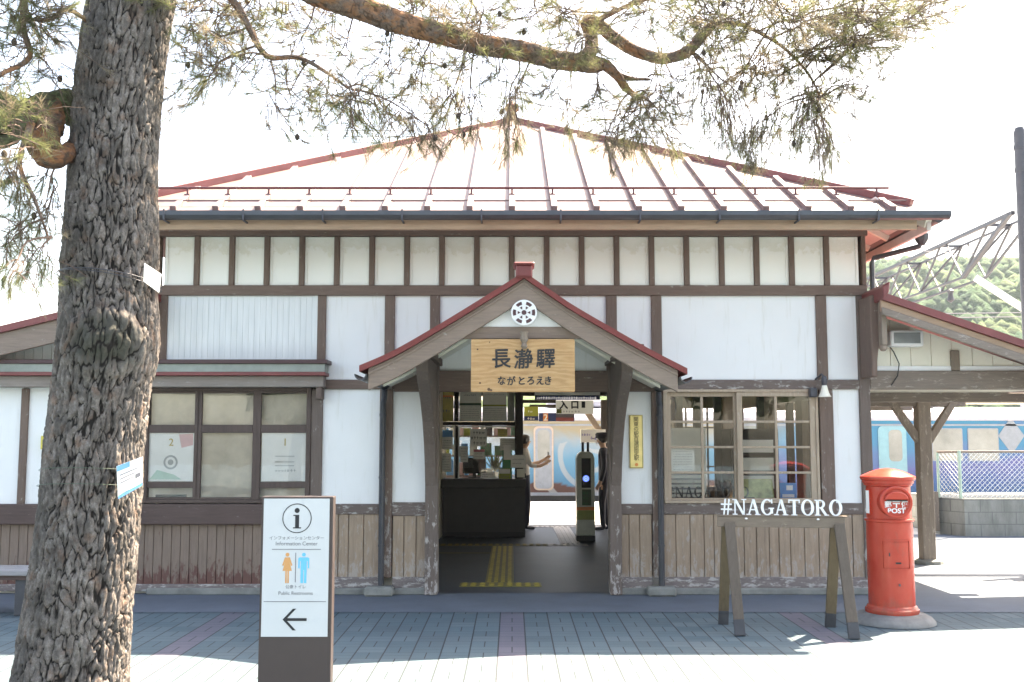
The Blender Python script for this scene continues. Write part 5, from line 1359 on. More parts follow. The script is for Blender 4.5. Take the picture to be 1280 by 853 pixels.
for k in range(4):
    for dx in (0, 2.1):
        MB().lathe([(.43, -.05), (.43, .05)], 20, (0, 0, 0)).build('wheel', 'black', trn, local=True)
        w_ = trn.children[-1] if False else [o for o in trn.children if o.name.startswith('wheel')][-1]
        w_.rotation_euler = (R(90), 0, 0); w_.location = (tx0 + 3 + (14 * (k // 2)) + dx - 6, .4 + 1.9 * (k % 2), .43)
def tbox(px0, px1, py0, py1, r, nm, mat, par, dy=.02, yo=0):
    x0, z1 = P(px0, py0, YTN); x1, z0 = P(px1, py1, YTN)
    return MB().prism(rrect(x0, x1, max(z0, .1), z1, r), YTN - dy - yo, YTN - .001 - yo).build(nm, mat, par)
for (a, b, mat_, wa, wb_) in ((1097, 1135, 'teal', 1110, 1128), (667, 692, 'peach', 672, 687)):
    d_ = tbox(a, b, 533, 613, .12, 'door', mat_, trn)
    tbox(a + 2, b - 2, 535.5, 611, .1, 'door_recess', 'teal' if mat_ == 'teal' else 'traingrey', d_, .004, .0205)
    tbox(wa, wb_, 537.5, 577, .12, 'door_window', 'trainglass', d_, .004, .026)
for a, b in ((1165, 1203), (1210, 1248), (1290, 1328), (1336, 1374), (1400, 1438), (1446, 1484)):
    f_ = tbox(a - 1.2, b + 1.2, 535.5, 576.5, .04, 'window', 'traingrey', trn); tbox(a, b, 536.8, 575.3, .03, 'pane', 'trainglass', f_, .004, .0205)
a, b = P(1264, 545, YTN)
MB().prism([(a - .36, b), (a, b + .5), (a + .36, b), (a, b - .5)], YTN - .012, YTN - .001).build('ornament', 'traingrey', trn)
for xx in (-3, 1.0, 4.5, 10.5, 15): 
    MB().box(xx, xx + 1.6, YTN + .7, YTN + 2.1, 2.52, 2.72).build('roof_unit', 'trainroof', trn, .04)
for dx in (0, 1.44): pass
M['railsteel'] = plain('rail_steel', (.25, .2, .17), .5, .6)
rl = MB()
for yy in (YTN + .4, YTN + 1.85): rl.box(-60, 60, yy, yy + .07, -1.1, -.95)
struct(rl.build('rail_track', 'railsteel'))

# ------------------------------------------------------------------ concrete wall, chain-link fence, far canopy strip (right)
cwx, cwy = G(1207, 671)
lx_, ly_ = G(1175, 668)
zt = PZ(624, cwy)
poly = [(cwx, cwy), (13, cwy + .1), (13, cwy + 2.2), (lx_ + .1, ly_ + 1.6), (lx_, ly_)]
m_ = MB(); n = len(poly)
m_.add([(x, y, 0) for x, y in poly] + [(x, y, zt) for x, y in poly], [tuple(range(n))[::-1], tuple(range(n, 2 * n))] + [(i, (i + 1) % n, (i + 1) % n + n, i + n) for i in range(n)])
def mk_block():
    m = NT('stained_concrete_blocks'); br = m.n('ShaderNodeTexBrick'); br.inputs['Scale'].default_value = 1.0; br.inputs['Brick Width'].default_value = .4; br.inputs['Row Height'].default_value = .2; br.inputs['Mortar Size'].default_value = .006
    cb = m.n('ShaderNodeCombineXYZ'); geo = m.n('ShaderNodeNewGeometry'); sp = m.n('ShaderNodeSeparateXYZ'); m.l(geo.outputs['Position'], sp.inputs[0]); m.l(sp.outputs[0], cb.inputs[0]); m.l(sp.outputs[2], cb.inputs[1]); m.l(cb.outputs[0], br.inputs['Vector'])
    br.inputs['Color1'].default_value = (.30, .30, .27, 1); br.inputs['Color2'].default_value = (.25, .25, .23, 1); br.inputs['Mortar'].default_value = (.16, .16, .15, 1)
    st = m.ramp(m.noise(m.pos((3, 3, .8)), 2, 8, .7), [(.4, 0.), (.7, .7)])
    return m.fin(m.mix(st, br.outputs['Color'], (.12, .125, .11)), .9)
M['block'] = mk_block()
cw = m_.build('block_wall', 'block'); tag(cw, 'low stained concrete block wall under the chain link fence', 'wall')
fn = thing('chain_link_fence', 'pale chain link fence with green posts on the low concrete wall', 'fence', (cwx, cwy, zt))
M['fencegreen'] = plain('pale_green_fence_paint', (.42, .55, .45), .5); M['fencewire'] = plain('galvanised_mesh', (.55, .58, .60), .45, .3)
zf = PZ(565, cwy); yf = cwy + .12
for x in (cwx, cwx + 2.2, cwx + 4.4): MB().tube([(x, yf, zt - .1), (x, yf, zf + .02)], .03, 8).build('fence_post', 'fencegreen', fn, smooth=True)
MB().tube([(lx_ + .05, ly_ + .1, zt), (lx_ + .05, ly_ + .1, zf - .02)], .025, 8).build('fence_post', 'fencegreen', fn, smooth=True)
MB().tube([(lx_ + .05, ly_ + .1, zf - .01), (cwx, yf, zf), (13, yf + .1, zf)], .02, 8).build('top_rail', 'grey_x', fn, smooth=True)
m_ = MB(); st = .085
def mesh_run(m_, A, B_, st):
    L = (B_ - A).length; d = (B_ - A).normalized(); hh = zf - zt; n = int((L + hh) / st)
    for k in range(n):
        s0 = k * st - hh
        for sg in (0, 1):
            a, b = s0, s0 + hh; za, zb2 = (zt, zf) if sg == 0 else (zf, zt)
            if a < 0: za = za + (zb2 - za) * (-a / hh); a = 0
            if b > L: zb2 = za + (zb2 - za) * ((L - a) / max(b - a, 1e-6)); b = L
            if b - a < .01: continue
            pa = A + d * a; pq = A + d * b
            m_.bar((pa.x, pa.y - .002 * sg, za), (pq.x, pq.y - .002 * sg, zb2), .006, .006)
mesh_run(m_, Vector((cwx, yf, 0)), Vector((11.5, yf + .05, 0)), st); mesh_run(m_, Vector((lx_ + .05, ly_ + .1, 0)), Vector((cwx, yf, 0)), st)
m_.build('wire_mesh', 'fencewire', fn)
bx(MB(), 1167.5, 1174, 615, 664, 17.6, .12).build('wooden_stake', 'grey_z'); tag(bpy.data.objects['wooden_stake'], 'short weathered stake standing beside the end of the concrete wall', 'stake')
fs = thing('side_canopy', 'low cream boarded canopy strip over the fence line at the far right', 'canopy', (9, 18.6, 0))
MB().box(6.6, 14, 18.3, 19.4, PZ(503, 18.3), PZ(503, 18.3) + .08).build('roof', 'paleply', fs); MB().box(6.6, 14, 18.28, 18.299, PZ(503, 18.3) - .01, PZ(497, 18.3)).build('fascia', 'grey_x', fs)
for x in (9.8, 13.2): MB().box(x, x + .12, 18.8, 18.92, .0, PZ(503, 18.3)).build('canopy_post', 'grey_z', fs)

# ------------------------------------------------------------------ catenary gantry, mast, wires
gn = thing('catenary_gantry', 'grey steel lattice gantry with mast over the railway at the right', 'gantry', (11, 22, -1.0))
GX = 10.95
def gz(px, py, Y): return PZ(py, Y)
Ya, Yb = 22.0, 37.0
zt0 = PZ(266, 22); zb0_ = zt0 - .95
zt0 = P(1280, 266, 22)[1]; zb0_ = zt0 - 1.02
for dx in (-.0, .55):
    MB().bar((GX + dx, Ya, zt0), (GX + dx, Yb, zt0), .085 if dx < .1 else .05, .085 if dx < .1 else .05).build('chord', 'steel', gn)
    MB().bar((GX + dx, Ya + 2.6, zb0_), (GX + dx, Yb, zb0_), .05, .05).build('chord', 'steel', gn)
    ys = np.arange(Ya + 2.6, Yb, 2.6)
    for k, yv in enumerate(ys):
        if yv - 1.4 > Ya: MB().bar((GX + dx, yv, zb0_), (GX + dx, yv - 1.4, zt0), .045, .045).build('lattice_bar', 'steel', gn)
        MB().bar((GX + dx, yv, zb0_), (GX + dx, yv + .9, zt0), .038, .038).build('lattice_bar', 'steel', gn)
    MB().bar((GX + dx, Ya + .15, zt0), (GX + dx, Ya + 2.6, zb0_), .1 if dx < .1 else .05, .08 if dx < .1 else .05).build('lattice_bar', 'steel', gn)
for yv in np.arange(Ya + 1.3, Yb, 2.6):
    MB().bar((GX, yv, zt0), (GX + .55, yv, zt0), .06, .06).build('cross_tie', 'steel', gn); MB().bar((GX, yv + 1.3, zb0_), (GX + .55, yv, zt0), .04, .04).build('cross_tie', 'steel', gn)
MB().tube([(GX + .12, 21.8, -1.1), (GX + .12, 21.8, 8.3)], [.15, .12], 12).lathe([(.11, 0), (.09, .08), (.01, .1)], 12, (GX + .12, 21.8, 8.3)).build('mast', 'steel', gn, smooth=True)
for z in (7.4, 7.9): MB().lathe([(.14, 0), (.14, .08)], 12, (GX + .12, 21.8, z)).build('mast_band', 'steel', gn)
MB().bar((GX + .3, Ya + 2.6, zb0_), (GX + 3.2, Ya + 1.2, zb0_ - 2.6), .12, .16).build('strut', 'white', gn)
MB().lathe([(.02, 0), (.09, .06), (.06, .2), (.09, .3), (.02, .36)], 10, (GX + .2, Ya + 3.8, zb0_ - .45)).build('insulator', 'steel', gn, smooth=True)
wl = [(40, 150, 158), (40, 158, 165), (40, 166, 171), (36, 380, 384), (36, 386, 389), (38, 300, 306), (38, 440, 436)]
for k, (Y, ya, yb) in enumerate(wl):
    a = P3(-400, ya, Y); b = P3(1700, yb, Y); pts = []
    if k == 6: a, b = P3(1040, 300, 26), P3(1500, 306, 26)
    for i in range(25):
        t = i / 24; p = a.lerp(b, t); p.z -= 1.0 * 4 * t * (1 - t) * .35; pts.append(p)
    w_ = MB().tube(pts, .015 if k != 6 else .008, 5).build('overhead_wire', 'wire', None, smooth=True)
    tag(w_, ('thin overhead wire stretched across the pale sky above the railway' if k != 6 else 'thin wire hung beside the lattice gantry at the far right'), 'wire', 'overhead wires across the sky' if k != 6 else None)

# ------------------------------------------------------------------ wooded hills far behind
def mk_hill():
    m = NT('wooded_hillside'); vo = m.n('ShaderNodeTexVoronoi'); vo.inputs['Scale'].default_value = .11; m.l(m.pos((1, 1, 1.4)), vo.inputs['Vector'])
    f = m.noise(m.pos(), .05, 8, .65)
    c = m.ramp(f, [(.3, (.04, .075, .028)), (.5, (.065, .11, .035)), (.7, (.115, .15, .05))])
    c2 = m.mix(m.ramp(vo.outputs['Color'], [(.2, 0.), (.9, .6)]), c, (.13, .18, .06))
    m.bump(m.math('ADD', vo.outputs['Distance'], m.noise(m.pos(), .4, 6)), .8, 3.0)
    return m.fin(c2, .9, spec=.1)
M['hill'] = mk_hill()
nx, ny = 170, 70; vs = []; fs = []
for j in range(ny):
    for i in range(nx):
        x = -200 + 800 * i / (nx - 1); y = 180 + 420 * j / (ny - 1)
        t = j / (ny - 1)
        ridge = 46 * math.exp(-((x - 300) / 260) ** 2) + 33 * math.exp(-((x - 150) / 110) ** 2)
        h = ridge * (1 - (1 - min(1, t * 1.35)) ** 1.8) * (1.12 if t > .5 else 1.12)
        h += 5 * mn.fractal(Vector((x * .02, y * .02, 0)), 1, 2, 5)
        c = mn.voronoi(Vector((x * .11, y * .11, 0)))[0][0]; h += (1 - c) * 4.0 * min(1, ridge / 20)
        vs.append((x, y, h * min(1, t * 8) - 2))
for j in range(ny - 1):
    for i in range(nx - 1): a = j * nx + i; fs.append((a, a + 1, a + nx + 1, a + nx))
struct(MB().add(vs, fs).build('hills', 'hill', None, smooth=True))

# air: one even haze box round everything, below the sky
M['hazeair'] = bpy.data.materials.new('haze_air'); M['hazeair'].use_nodes = True
ht = M['hazeair'].node_tree; ht.nodes.remove(ht.nodes['Principled BSDF']); pv = ht.nodes.new('ShaderNodeVolumePrincipled')
pv.inputs['Color'].default_value = (.82, .92, 1, 1); pv.inputs['Density'].default_value = .00025; pv.inputs['Anisotropy'].default_value = .0
ht.links.new(pv.outputs[0], ht.nodes['Material Output'].inputs['Volume'])
hz = MB().box(-950, 950, -60, 950, -4.5, 90).build('haze', 'hazeair'); hz['kind'] = 'stuff'
M['woods'] = NT('woodland_crowns'); _f = M['woods'].noise(M['woods'].pos(), .06, 3); _g = M['woods'].noise(M['woods'].pos(), .5, 5)
_c = M['woods'].ramp(_f, [(.35, (.045, .095, .05)), (.5, (.08, .135, .06)), (.65, (.14, .18, .075))])
M['woods'].bump(M['woods'].noise(M['woods'].pos(), .9, 6, .75), 1.0, 1.6)
M['woods'] = M['woods'].fin(M['woods'].mix(M['woods'].ramp(_g, [(.4, .35), (.65, 0.)]), _c, (.02, .05, .035)), .9, spec=.1)
hv = np.array(vs).reshape(ny, nx, 3); r_ = np.random.default_rng(5)
ico = []
bmi = __import__('bmesh').new(); __import__('bmesh').ops.create_icosphere(bmi, subdivisions=1, radius=1); iv = np.array([v.co[:] for v in bmi.verts]); jf = np.array([[v.index for v in f.verts] for f in bmi.faces]); bmi.free()
VV, FF, o_ = [], [], 0
for k in range(5200):
    y = r_.uniform(185, 560); x = r_.uniform(.33, .56) * y
    i = min(nx - 2, max(0, int((x + 200) / 800 * (nx - 1)))); j = min(ny - 2, max(0, int((y - 180) / 420 * (ny - 1)))); z = hv[j, i, 2]
    rd = r_.uniform(1.5, 3.6) * (y / 320) ** .3
    p = iv * (1 + .28 * np.sin(iv @ r_.normal(size=(3, 3)) * 4).sum(1)[:, None] * .35 + .09 * r_.normal(size=(len(iv), 1)))
    VV.append(p * np.array([rd, rd, rd * r_.uniform(.9, 1.5)]) + np.array([x, y, z + rd * .5])); FF.append(jf + o_); o_ += len(iv)
VV = np.concatenate(VV); FF = np.concatenate(FF)
wd = MB().add(VV.tolist(), FF.tolist()).build('woods', 'woods'); wd.data.polygons.foreach_set('use_smooth', [True] * len(wd.data.polygons)); wd['kind'] = 'stuff'

# ------------------------------------------------------------------ pine tree in the foreground
TY = 5.55
pine = thing('pine_tree', 'old red pine leaning in from the left with thick scaly trunk and thin drooping sprays', 'tree', (-2.3, TY, 0))
edges_px = [(922, 8, 168), (880, 15, 160), (853, 21, 157), (800, 30, 160), (740, 38, 164), (680, 45, 168), (620, 53, 172), (563, 60, 176), (520, 66, 181), (480, 70, 187), (455, 72, 193), (430, 75, 197), (400, 77, 196), (370, 79, 195), (340, 81, 195), (300, 83, 196), (250, 86, 194), (200, 89, 195), (150, 93, 198), (100, 98, 203), (50, 105, 210), (0, 112, 218), (-60, 120, 230), (-160, 135, 240), (-300, 160, 255)]
ctr = []
for py, a, b in edges_px:
    xa_, z = P(a, py, TY); xb_, _ = P(b, py, TY); ctr.append((z, (xa_ + xb_) / 2, (xb_ - xa_) / 2))
ctr[0] = (0.0, ctr[0][1], ctr[0][2] * 1.02)
ctr.sort(); zs = np.array([c[0] for c in ctr]); xs_ = np.array([c[1] for c in ctr]); rs_ = np.array([c[2] for c in ctr])
NA, NZ = 340, 760
zmax = zs[-1]; ztop = 4.25; zrow = np.concatenate([np.linspace(0, ztop, NZ - 60), np.linspace(ztop, zmax, 61)[1:]]); vs = np.zeros((NZ, NA, 3)); plate = np.zeros((NZ, NA)); burl = np.zeros((NZ, NA))
def sstep(x, a, b): x = min(1, max(0, (x - a) / (b - a))); return x * x * (3 - 2 * x)
for j in range(NZ):
    z = zrow[j]; cx = np.interp(z, zs, xs_); r = np.interp(z, zs, rs_)
    for i in range(NA):
        a = 2 * math.pi * i / NA; ca, sa = math.cos(a), math.sin(a)
        q = Vector((ca * 3.6, sa * 3.6, z * 4.1))
        w = mn.noise_vector(q * 1.3) * .55 + mn.noise_vector(q * 4.2) * .22
        d, _ = mn.voronoi(Vector((ca * 7.2, sa * 7.2, z * 6.8)) + w * 1.15)
        e = sstep(d[1] - d[0], 0, .2)
        d2, _ = mn.voronoi(Vector((ca * 13, sa * 13, z * 22)) + w * 2)
        e2 = sstep(d2[1] - d2[0], 0, .25)
        lay = mn.noise(Vector((ca * 5, sa * 5, z * 9)) + w)            # plates sit at different heights
        pl = e * (.78 + .22 * e2); plate[j, i] = pl
        rough = mn.noise(q * 3.4) * .5 + mn.noise(q * 8.5) * .5
        rr = r + .0165 * (pl - .85) + .007 * lay * e + .006 * rough + .012 * mn.noise(q * .35)
        # burl on the camera-right side below the wire
        bz = (z - PZ(432, TY)) / .17; da = math.atan2(math.sin(a + 1.25), math.cos(a + 1.25)) / .8
        g = math.exp(-bz * bz - da * da); dr_ = math.sqrt(bz * bz + da * da); rr += .06 * g * (1 + .9 * mn.noise(q * 1.2)) + .014 * math.exp(-dr_ * dr_ * .5) * math.sin(9 * dr_ + 2 * mn.noise(q * .8)); burl[j, i] = g
        rr += (.06 * math.exp(-z / .16)) * (1 + .5 * math.sin(5 * a))
        vs[j, i] = (cx + ca * rr, TY + sa * rr, z)
tm = MB(); tm.add(vs.reshape(-1, 3).tolist(), [(j * NA + i, j * NA + (i + 1) % NA, (j + 1) * NA + (i + 1) % NA, (j + 1) * NA + i) for j in range(NZ - 1) for i in range(NA)])
trunk = tm.build('trunk', 'bark', pine, smooth=False)
at = trunk.data.attributes.new('plate', 'FLOAT', 'POINT'); at.data.foreach_set('value', plate.reshape(-1).astype(np.float32))
at = trunk.data.attributes.new('burl', 'FLOAT', 'POINT'); at.data.foreach_set('value', burl.reshape(-1).astype(np.float32))
for p in trunk.data.polygons: p.use_smooth = True

LIMBS = []
def limb(pts, radii, mat='limb', name='branch', wob=.02, n=12, gnarl=0.):
    P_ = [P3(*q) if len(q) == 3 else Vector(q) for q in pts]
    out, rr = [], []
    m = len(P_)
    for i in range(m - 1):
        p0, p1, p2, p3 = P_[max(i - 1, 0)], P_[i], P_[i + 1], P_[min(i + 2, m - 1)]
        K = max(3, int((p2 - p1).length / (.014 if max(radii) > .03 else .04)))
        for k in range(K):
            t = k / K; out.append(.5 * (2 * p1 + (p2 - p0) * t + (2 * p0 - 5 * p1 + 4 * p2 - p3) * t * t + (-p0 + 3 * p1 - 3 * p2 + p3) * t ** 3)); rr.append(radii[i] + (radii[i + 1] - radii[i]) * t)
    out.append(P_[-1]); rr.append(radii[-1])
    out = [p + Vector((mn.noise(p * 3), mn.noise(p * 3 + Vector((5, 5, 5))), mn.noise(p * 3 + Vector((9, 1, 2))))) * wob for p in out]
    # even rings, then scaly plates pressed into the surface
    mb = MB().tube(out, rr, n); pl_ = [1.0] * len(mb.v)
    for i in range(len(out)):
        for q in range(n):
            v = Vector(mb.v[i * n + q]); d = (v - out[i])
            g = v + Vector((mn.noise(v * 9), mn.noise(v * 9 + Vector((4, 4, 4))), mn.noise(v * 9 + Vector((8, 1, 2))))) * .02
            dd, _ = mn.voronoi(Vector((g.x * 15, g.y * 24, g.z * 24)) + mn.noise_vector(v * 30) * .35); e = sstep(dd[1] - dd[0], 0, .28); pl_[i * n + q] = e
            f = 1 + (.05 + .25 * min(1, .02 / max(rr[i], .004))) * .55 * mn.noise(v * 11) + .07 * (e - .7) + .07 * mn.noise(v * 40) + .05 * mn.noise(v * 80) + gnarl * (.5 * mn.noise(v * 7) + .35 * mn.noise(v * 17) + .3 * abs(mn.noise(v * 31)))
            mb.v[i * n + q] = tuple(out[i] + d * f)
    o = mb.build(name, mat, pine, smooth=True)
    at = o.data.attributes.new('plate', 'FLOAT', 'POINT'); at.data.foreach_set('value', np.array(pl_, dtype=np.float32))
    LIMBS.extend(out); return o
limb([(200, -150, 5.6), (330, -45, 5.75), (430, 2, 5.9), (510, 30, 6.0), (600, 56, 6.1), (680, 71, 6.2), (738, 79, 6.25), (750, 82, 6.25), (757, 84, 6.25)], [.10, .088, .075, .068, .064, .06, .057, .045, .015], n=36)
limb([(718, 74, 6.24), (738, 66, 6.25), (741, 48, 6.25), (734, 27, 6.25), (748, 30, 6.26), (768, 46, 6.28), (795, 66, 6.3), (830, 74, 6.3), (862, 63, 6.3), (880, 42, 6.3), (893, 30, 6.3)], [.03, .045, .042, .042, .042, .04, .038, .036, .036, .034, .02], n=26)
limb([(738, 72, 6.25), (756, 80, 6.26), (772, 96, 6.28), (783, 112, 6.3), (798, 124, 6.35)], [.03, .036, .03, .024, .014], n=18)
limb([(770, 92, 6.28), (788, 100, 6.3), (812, 100, 6.3)], [.016, .015, .008])
limb([(893, 30, 6.3), (925, 32, 6.35), (965, 50, 6.4), (1005, 85, 6.45), (1022, 120, 6.5)], [.018, .013, .011, .009, .005], n=8)
limb([(230, -60, 5.6), (292, 2, 5.7), (312, 32, 5.75), (335, 70, 5.8), (372, 72, 5.85), (403, 90, 5.9), (432, 110, 5.9)], [.03, .022, .02, .018, .014, .011, .007], n=8)
limb([(735, 30, 6.25), (770, 15, 6.2), (830, -10, 6.1), (900, -30, 6.0)], [.02, .016, .014, .01], n=8)
limb([(60, -150, 5.4), (38, -30, 5.3), (30, 30, 5.2), (38, 68, 5.2), (10, 90, 5.1), (-20, 105, 5.0)], [.03, .022, .018, .015, .012, .008], n=8)
limb([(110, 30, 5.4), (85, 12, 5.3), (60, 25, 5.25), (20, 18, 5.2)], [.014, .012, .01, .006], n=7)
# mossy stump of a limb on the left with a rusty sawn fork
limb([(125, 152, 5.62), (104, 146, 5.56), (88, 136, 5.5), (68, 130, 5.42), (46, 140, 5.34), (22, 150, 5.25), (-20, 150, 5.1), (-80, 145, 4.9)], [.115, .10, .085, .075, .085, .088, .08, .065], 'mosslimb', n=40, wob=.05, gnarl=.55)
limb([(66, 128, 5.4), (58, 150, 5.36), (52, 172, 5.3), (50, 190, 5.27), (60, 197, 5.28), (76, 193, 5.32), (88, 187, 5.4)], [.06, .08, .085, .07, .05, .046, .052], 'stub', n=40, wob=.05, gnarl=.6)
limb([(96, 150, 5.5), (95, 168, 5.48), (90, 178, 5.45), (84, 186, 5.4)], [.05, .034, .03, .03], 'stub', n=24, gnarl=.5)
limb([(30, 150, 5.27), (12, 128, 5.2), (-20, 120, 5.1)], [.07, .05, .045], 'mosslimb', n=24, gnarl=.6)
limb([(18, 160, 5.25), (8, 176, 5.2), (-14, 182, 5.1)], [.06, .035, .03], 'mosslimb', n=24, gnarl=.6)
limb([(40, 155, 5.1), (25, 200, 5.0), (45, 250, 4.95), (60, 300, 4.95)], [.02, .013, .009, .004], n=7)

# fine growth: twig runs with tufts of needles
rng = np.random.default_rng(11); rnd = random.Random(21)
TW = MB(); N_V = {'needle': [], 'dryneedle': []}; CONES = []
def tuft(p, d, n, L, kind, spread=1.0):
    d = np.array(d); d = d / np.linalg.norm(d)
    v = rng.normal(size=(n, 3)); v -= np.outer(v @ d, d); v /= np.linalg.norm(v, axis=1)[:, None] + 1e-9
    a = rng.uniform(.15, 1.05, n)[:, None] * spread; l = (L * rng.uniform(.6, 1.1, n))[:, None]
    dr = d * np.cos(a) + v * np.sin(a); dr[:, 2] -= .1
    base = np.array(p) + d * rng.uniform(-.05, .02, n)[:, None]; tip = base + dr * l
    s = np.cross(dr, rng.normal(size=(n, 3))); s /= np.linalg.norm(s, axis=1)[:, None] + 1e-9
    w = .0009
    N_V[kind].append(np.stack([base - s * w, base + s * w, tip], 1).reshape(-1, 3))
def wig(p, f, a): return Vector((mn.noise(p * f), mn.noise(p * f + Vector((3, 3, 3))), mn.noise(p * f + Vector((8, 2, 5))))) * a
def spray(px, py, Y, rad, n, droop=.3, dry=.4, anchor=None, dens=1.0):
    """one spray: a thin run from the nearest limb to (px, py), then n twigs fanning out in a loose clump around it"""
    c = P3(px, py, Y + rnd.uniform(-.5, .5)); rm = rad * Y / F
    a = min(LIMBS, key=lambda q: (q - c).length + (0.3 if q.z < c.z else 0))
    K = 10; run = []
    for k in range(K + 1):
        t = k / K; p = a.lerp(c, t); p.z += .10 * math.sin(math.pi * t) * (a - c).length
        run.append(p + wig(p, 4, .06))
    TW.tube(run, [.007 - .0047 * k / K for k in range(K + 1)], 5, caps=False)
    hang = max(0, droop - .75)
    for _ in range(int(n * (1.45 if px > 780 else 1.8))):
        b = run[rnd.randint(4, K)] + Vector((rnd.gauss(0, .03), rnd.gauss(0, .03), rnd.gauss(0, .03)))
        tgt = c + Vector((rnd.gauss(0, .7), rnd.gauss(0, .7), rnd.gauss(0, .6) - hang * .35)) * rm
        if rnd.random() < .6: b = b.lerp(tgt, rnd.uniform(.2, .6))
        d = tgt - b; ln = min(d.length, .32)
        d = d.normalized() + Vector((rnd.gauss(0, .5), rnd.gauss(0, .5), rnd.gauss(-.1 - hang * .8, .45))); d = d.normalized() * max(ln, .1)
        q = []
        for k in range(6):
            t = k / 5; p = b + d * t; p.z -= (hang * .1 - .03) * t * t * (1 if hang else 1); q.append(p + wig(p, 8, .035))
        TW.tube(q, [.0034, .0031, .0027, .0023, .0019, .0014], 4, caps=False)
        kind = 'dryneedle' if rnd.random() < dry else 'needle'
        dd = (q[-1] - q[-2]).normalized(); dd.z += .25 - hang * 1.2
        if rnd.random() < .88:
            tuft(q[-1], dd, rnd.randint(30, 54), rnd.uniform(.065, .10), kind)
            if rnd.random() < .7: tuft(q[-2], dd, rnd.randint(16, 30), rnd.uniform(.06, .095), kind, 1.15)
            if rnd.random() < .4: tuft(q[3], dd, rnd.randint(10, 22), rnd.uniform(.06, .09), kind, 1.25)
        for _s in range(2):
            if rnd.random() < .55:
                e = q[rnd.randint(1, 4)]; g = e + Vector((rnd.gauss(0, .09), rnd.gauss(0, .09), rnd.gauss(-.02 - hang * .08, .07)))
                TW.tube([e, e.lerp(g, .5) + Vector((0, 0, .012)), g], [.002, .0018, .0011], 4, caps=False)
                if rnd.random() < .7: tuft(g, (g - e) + Vector((0, 0, .03)), rnd.randint(18, 34), .08, kind)
        if rnd.random() < .03: CONES.append(q[rnd.randint(2, 5)].copy())
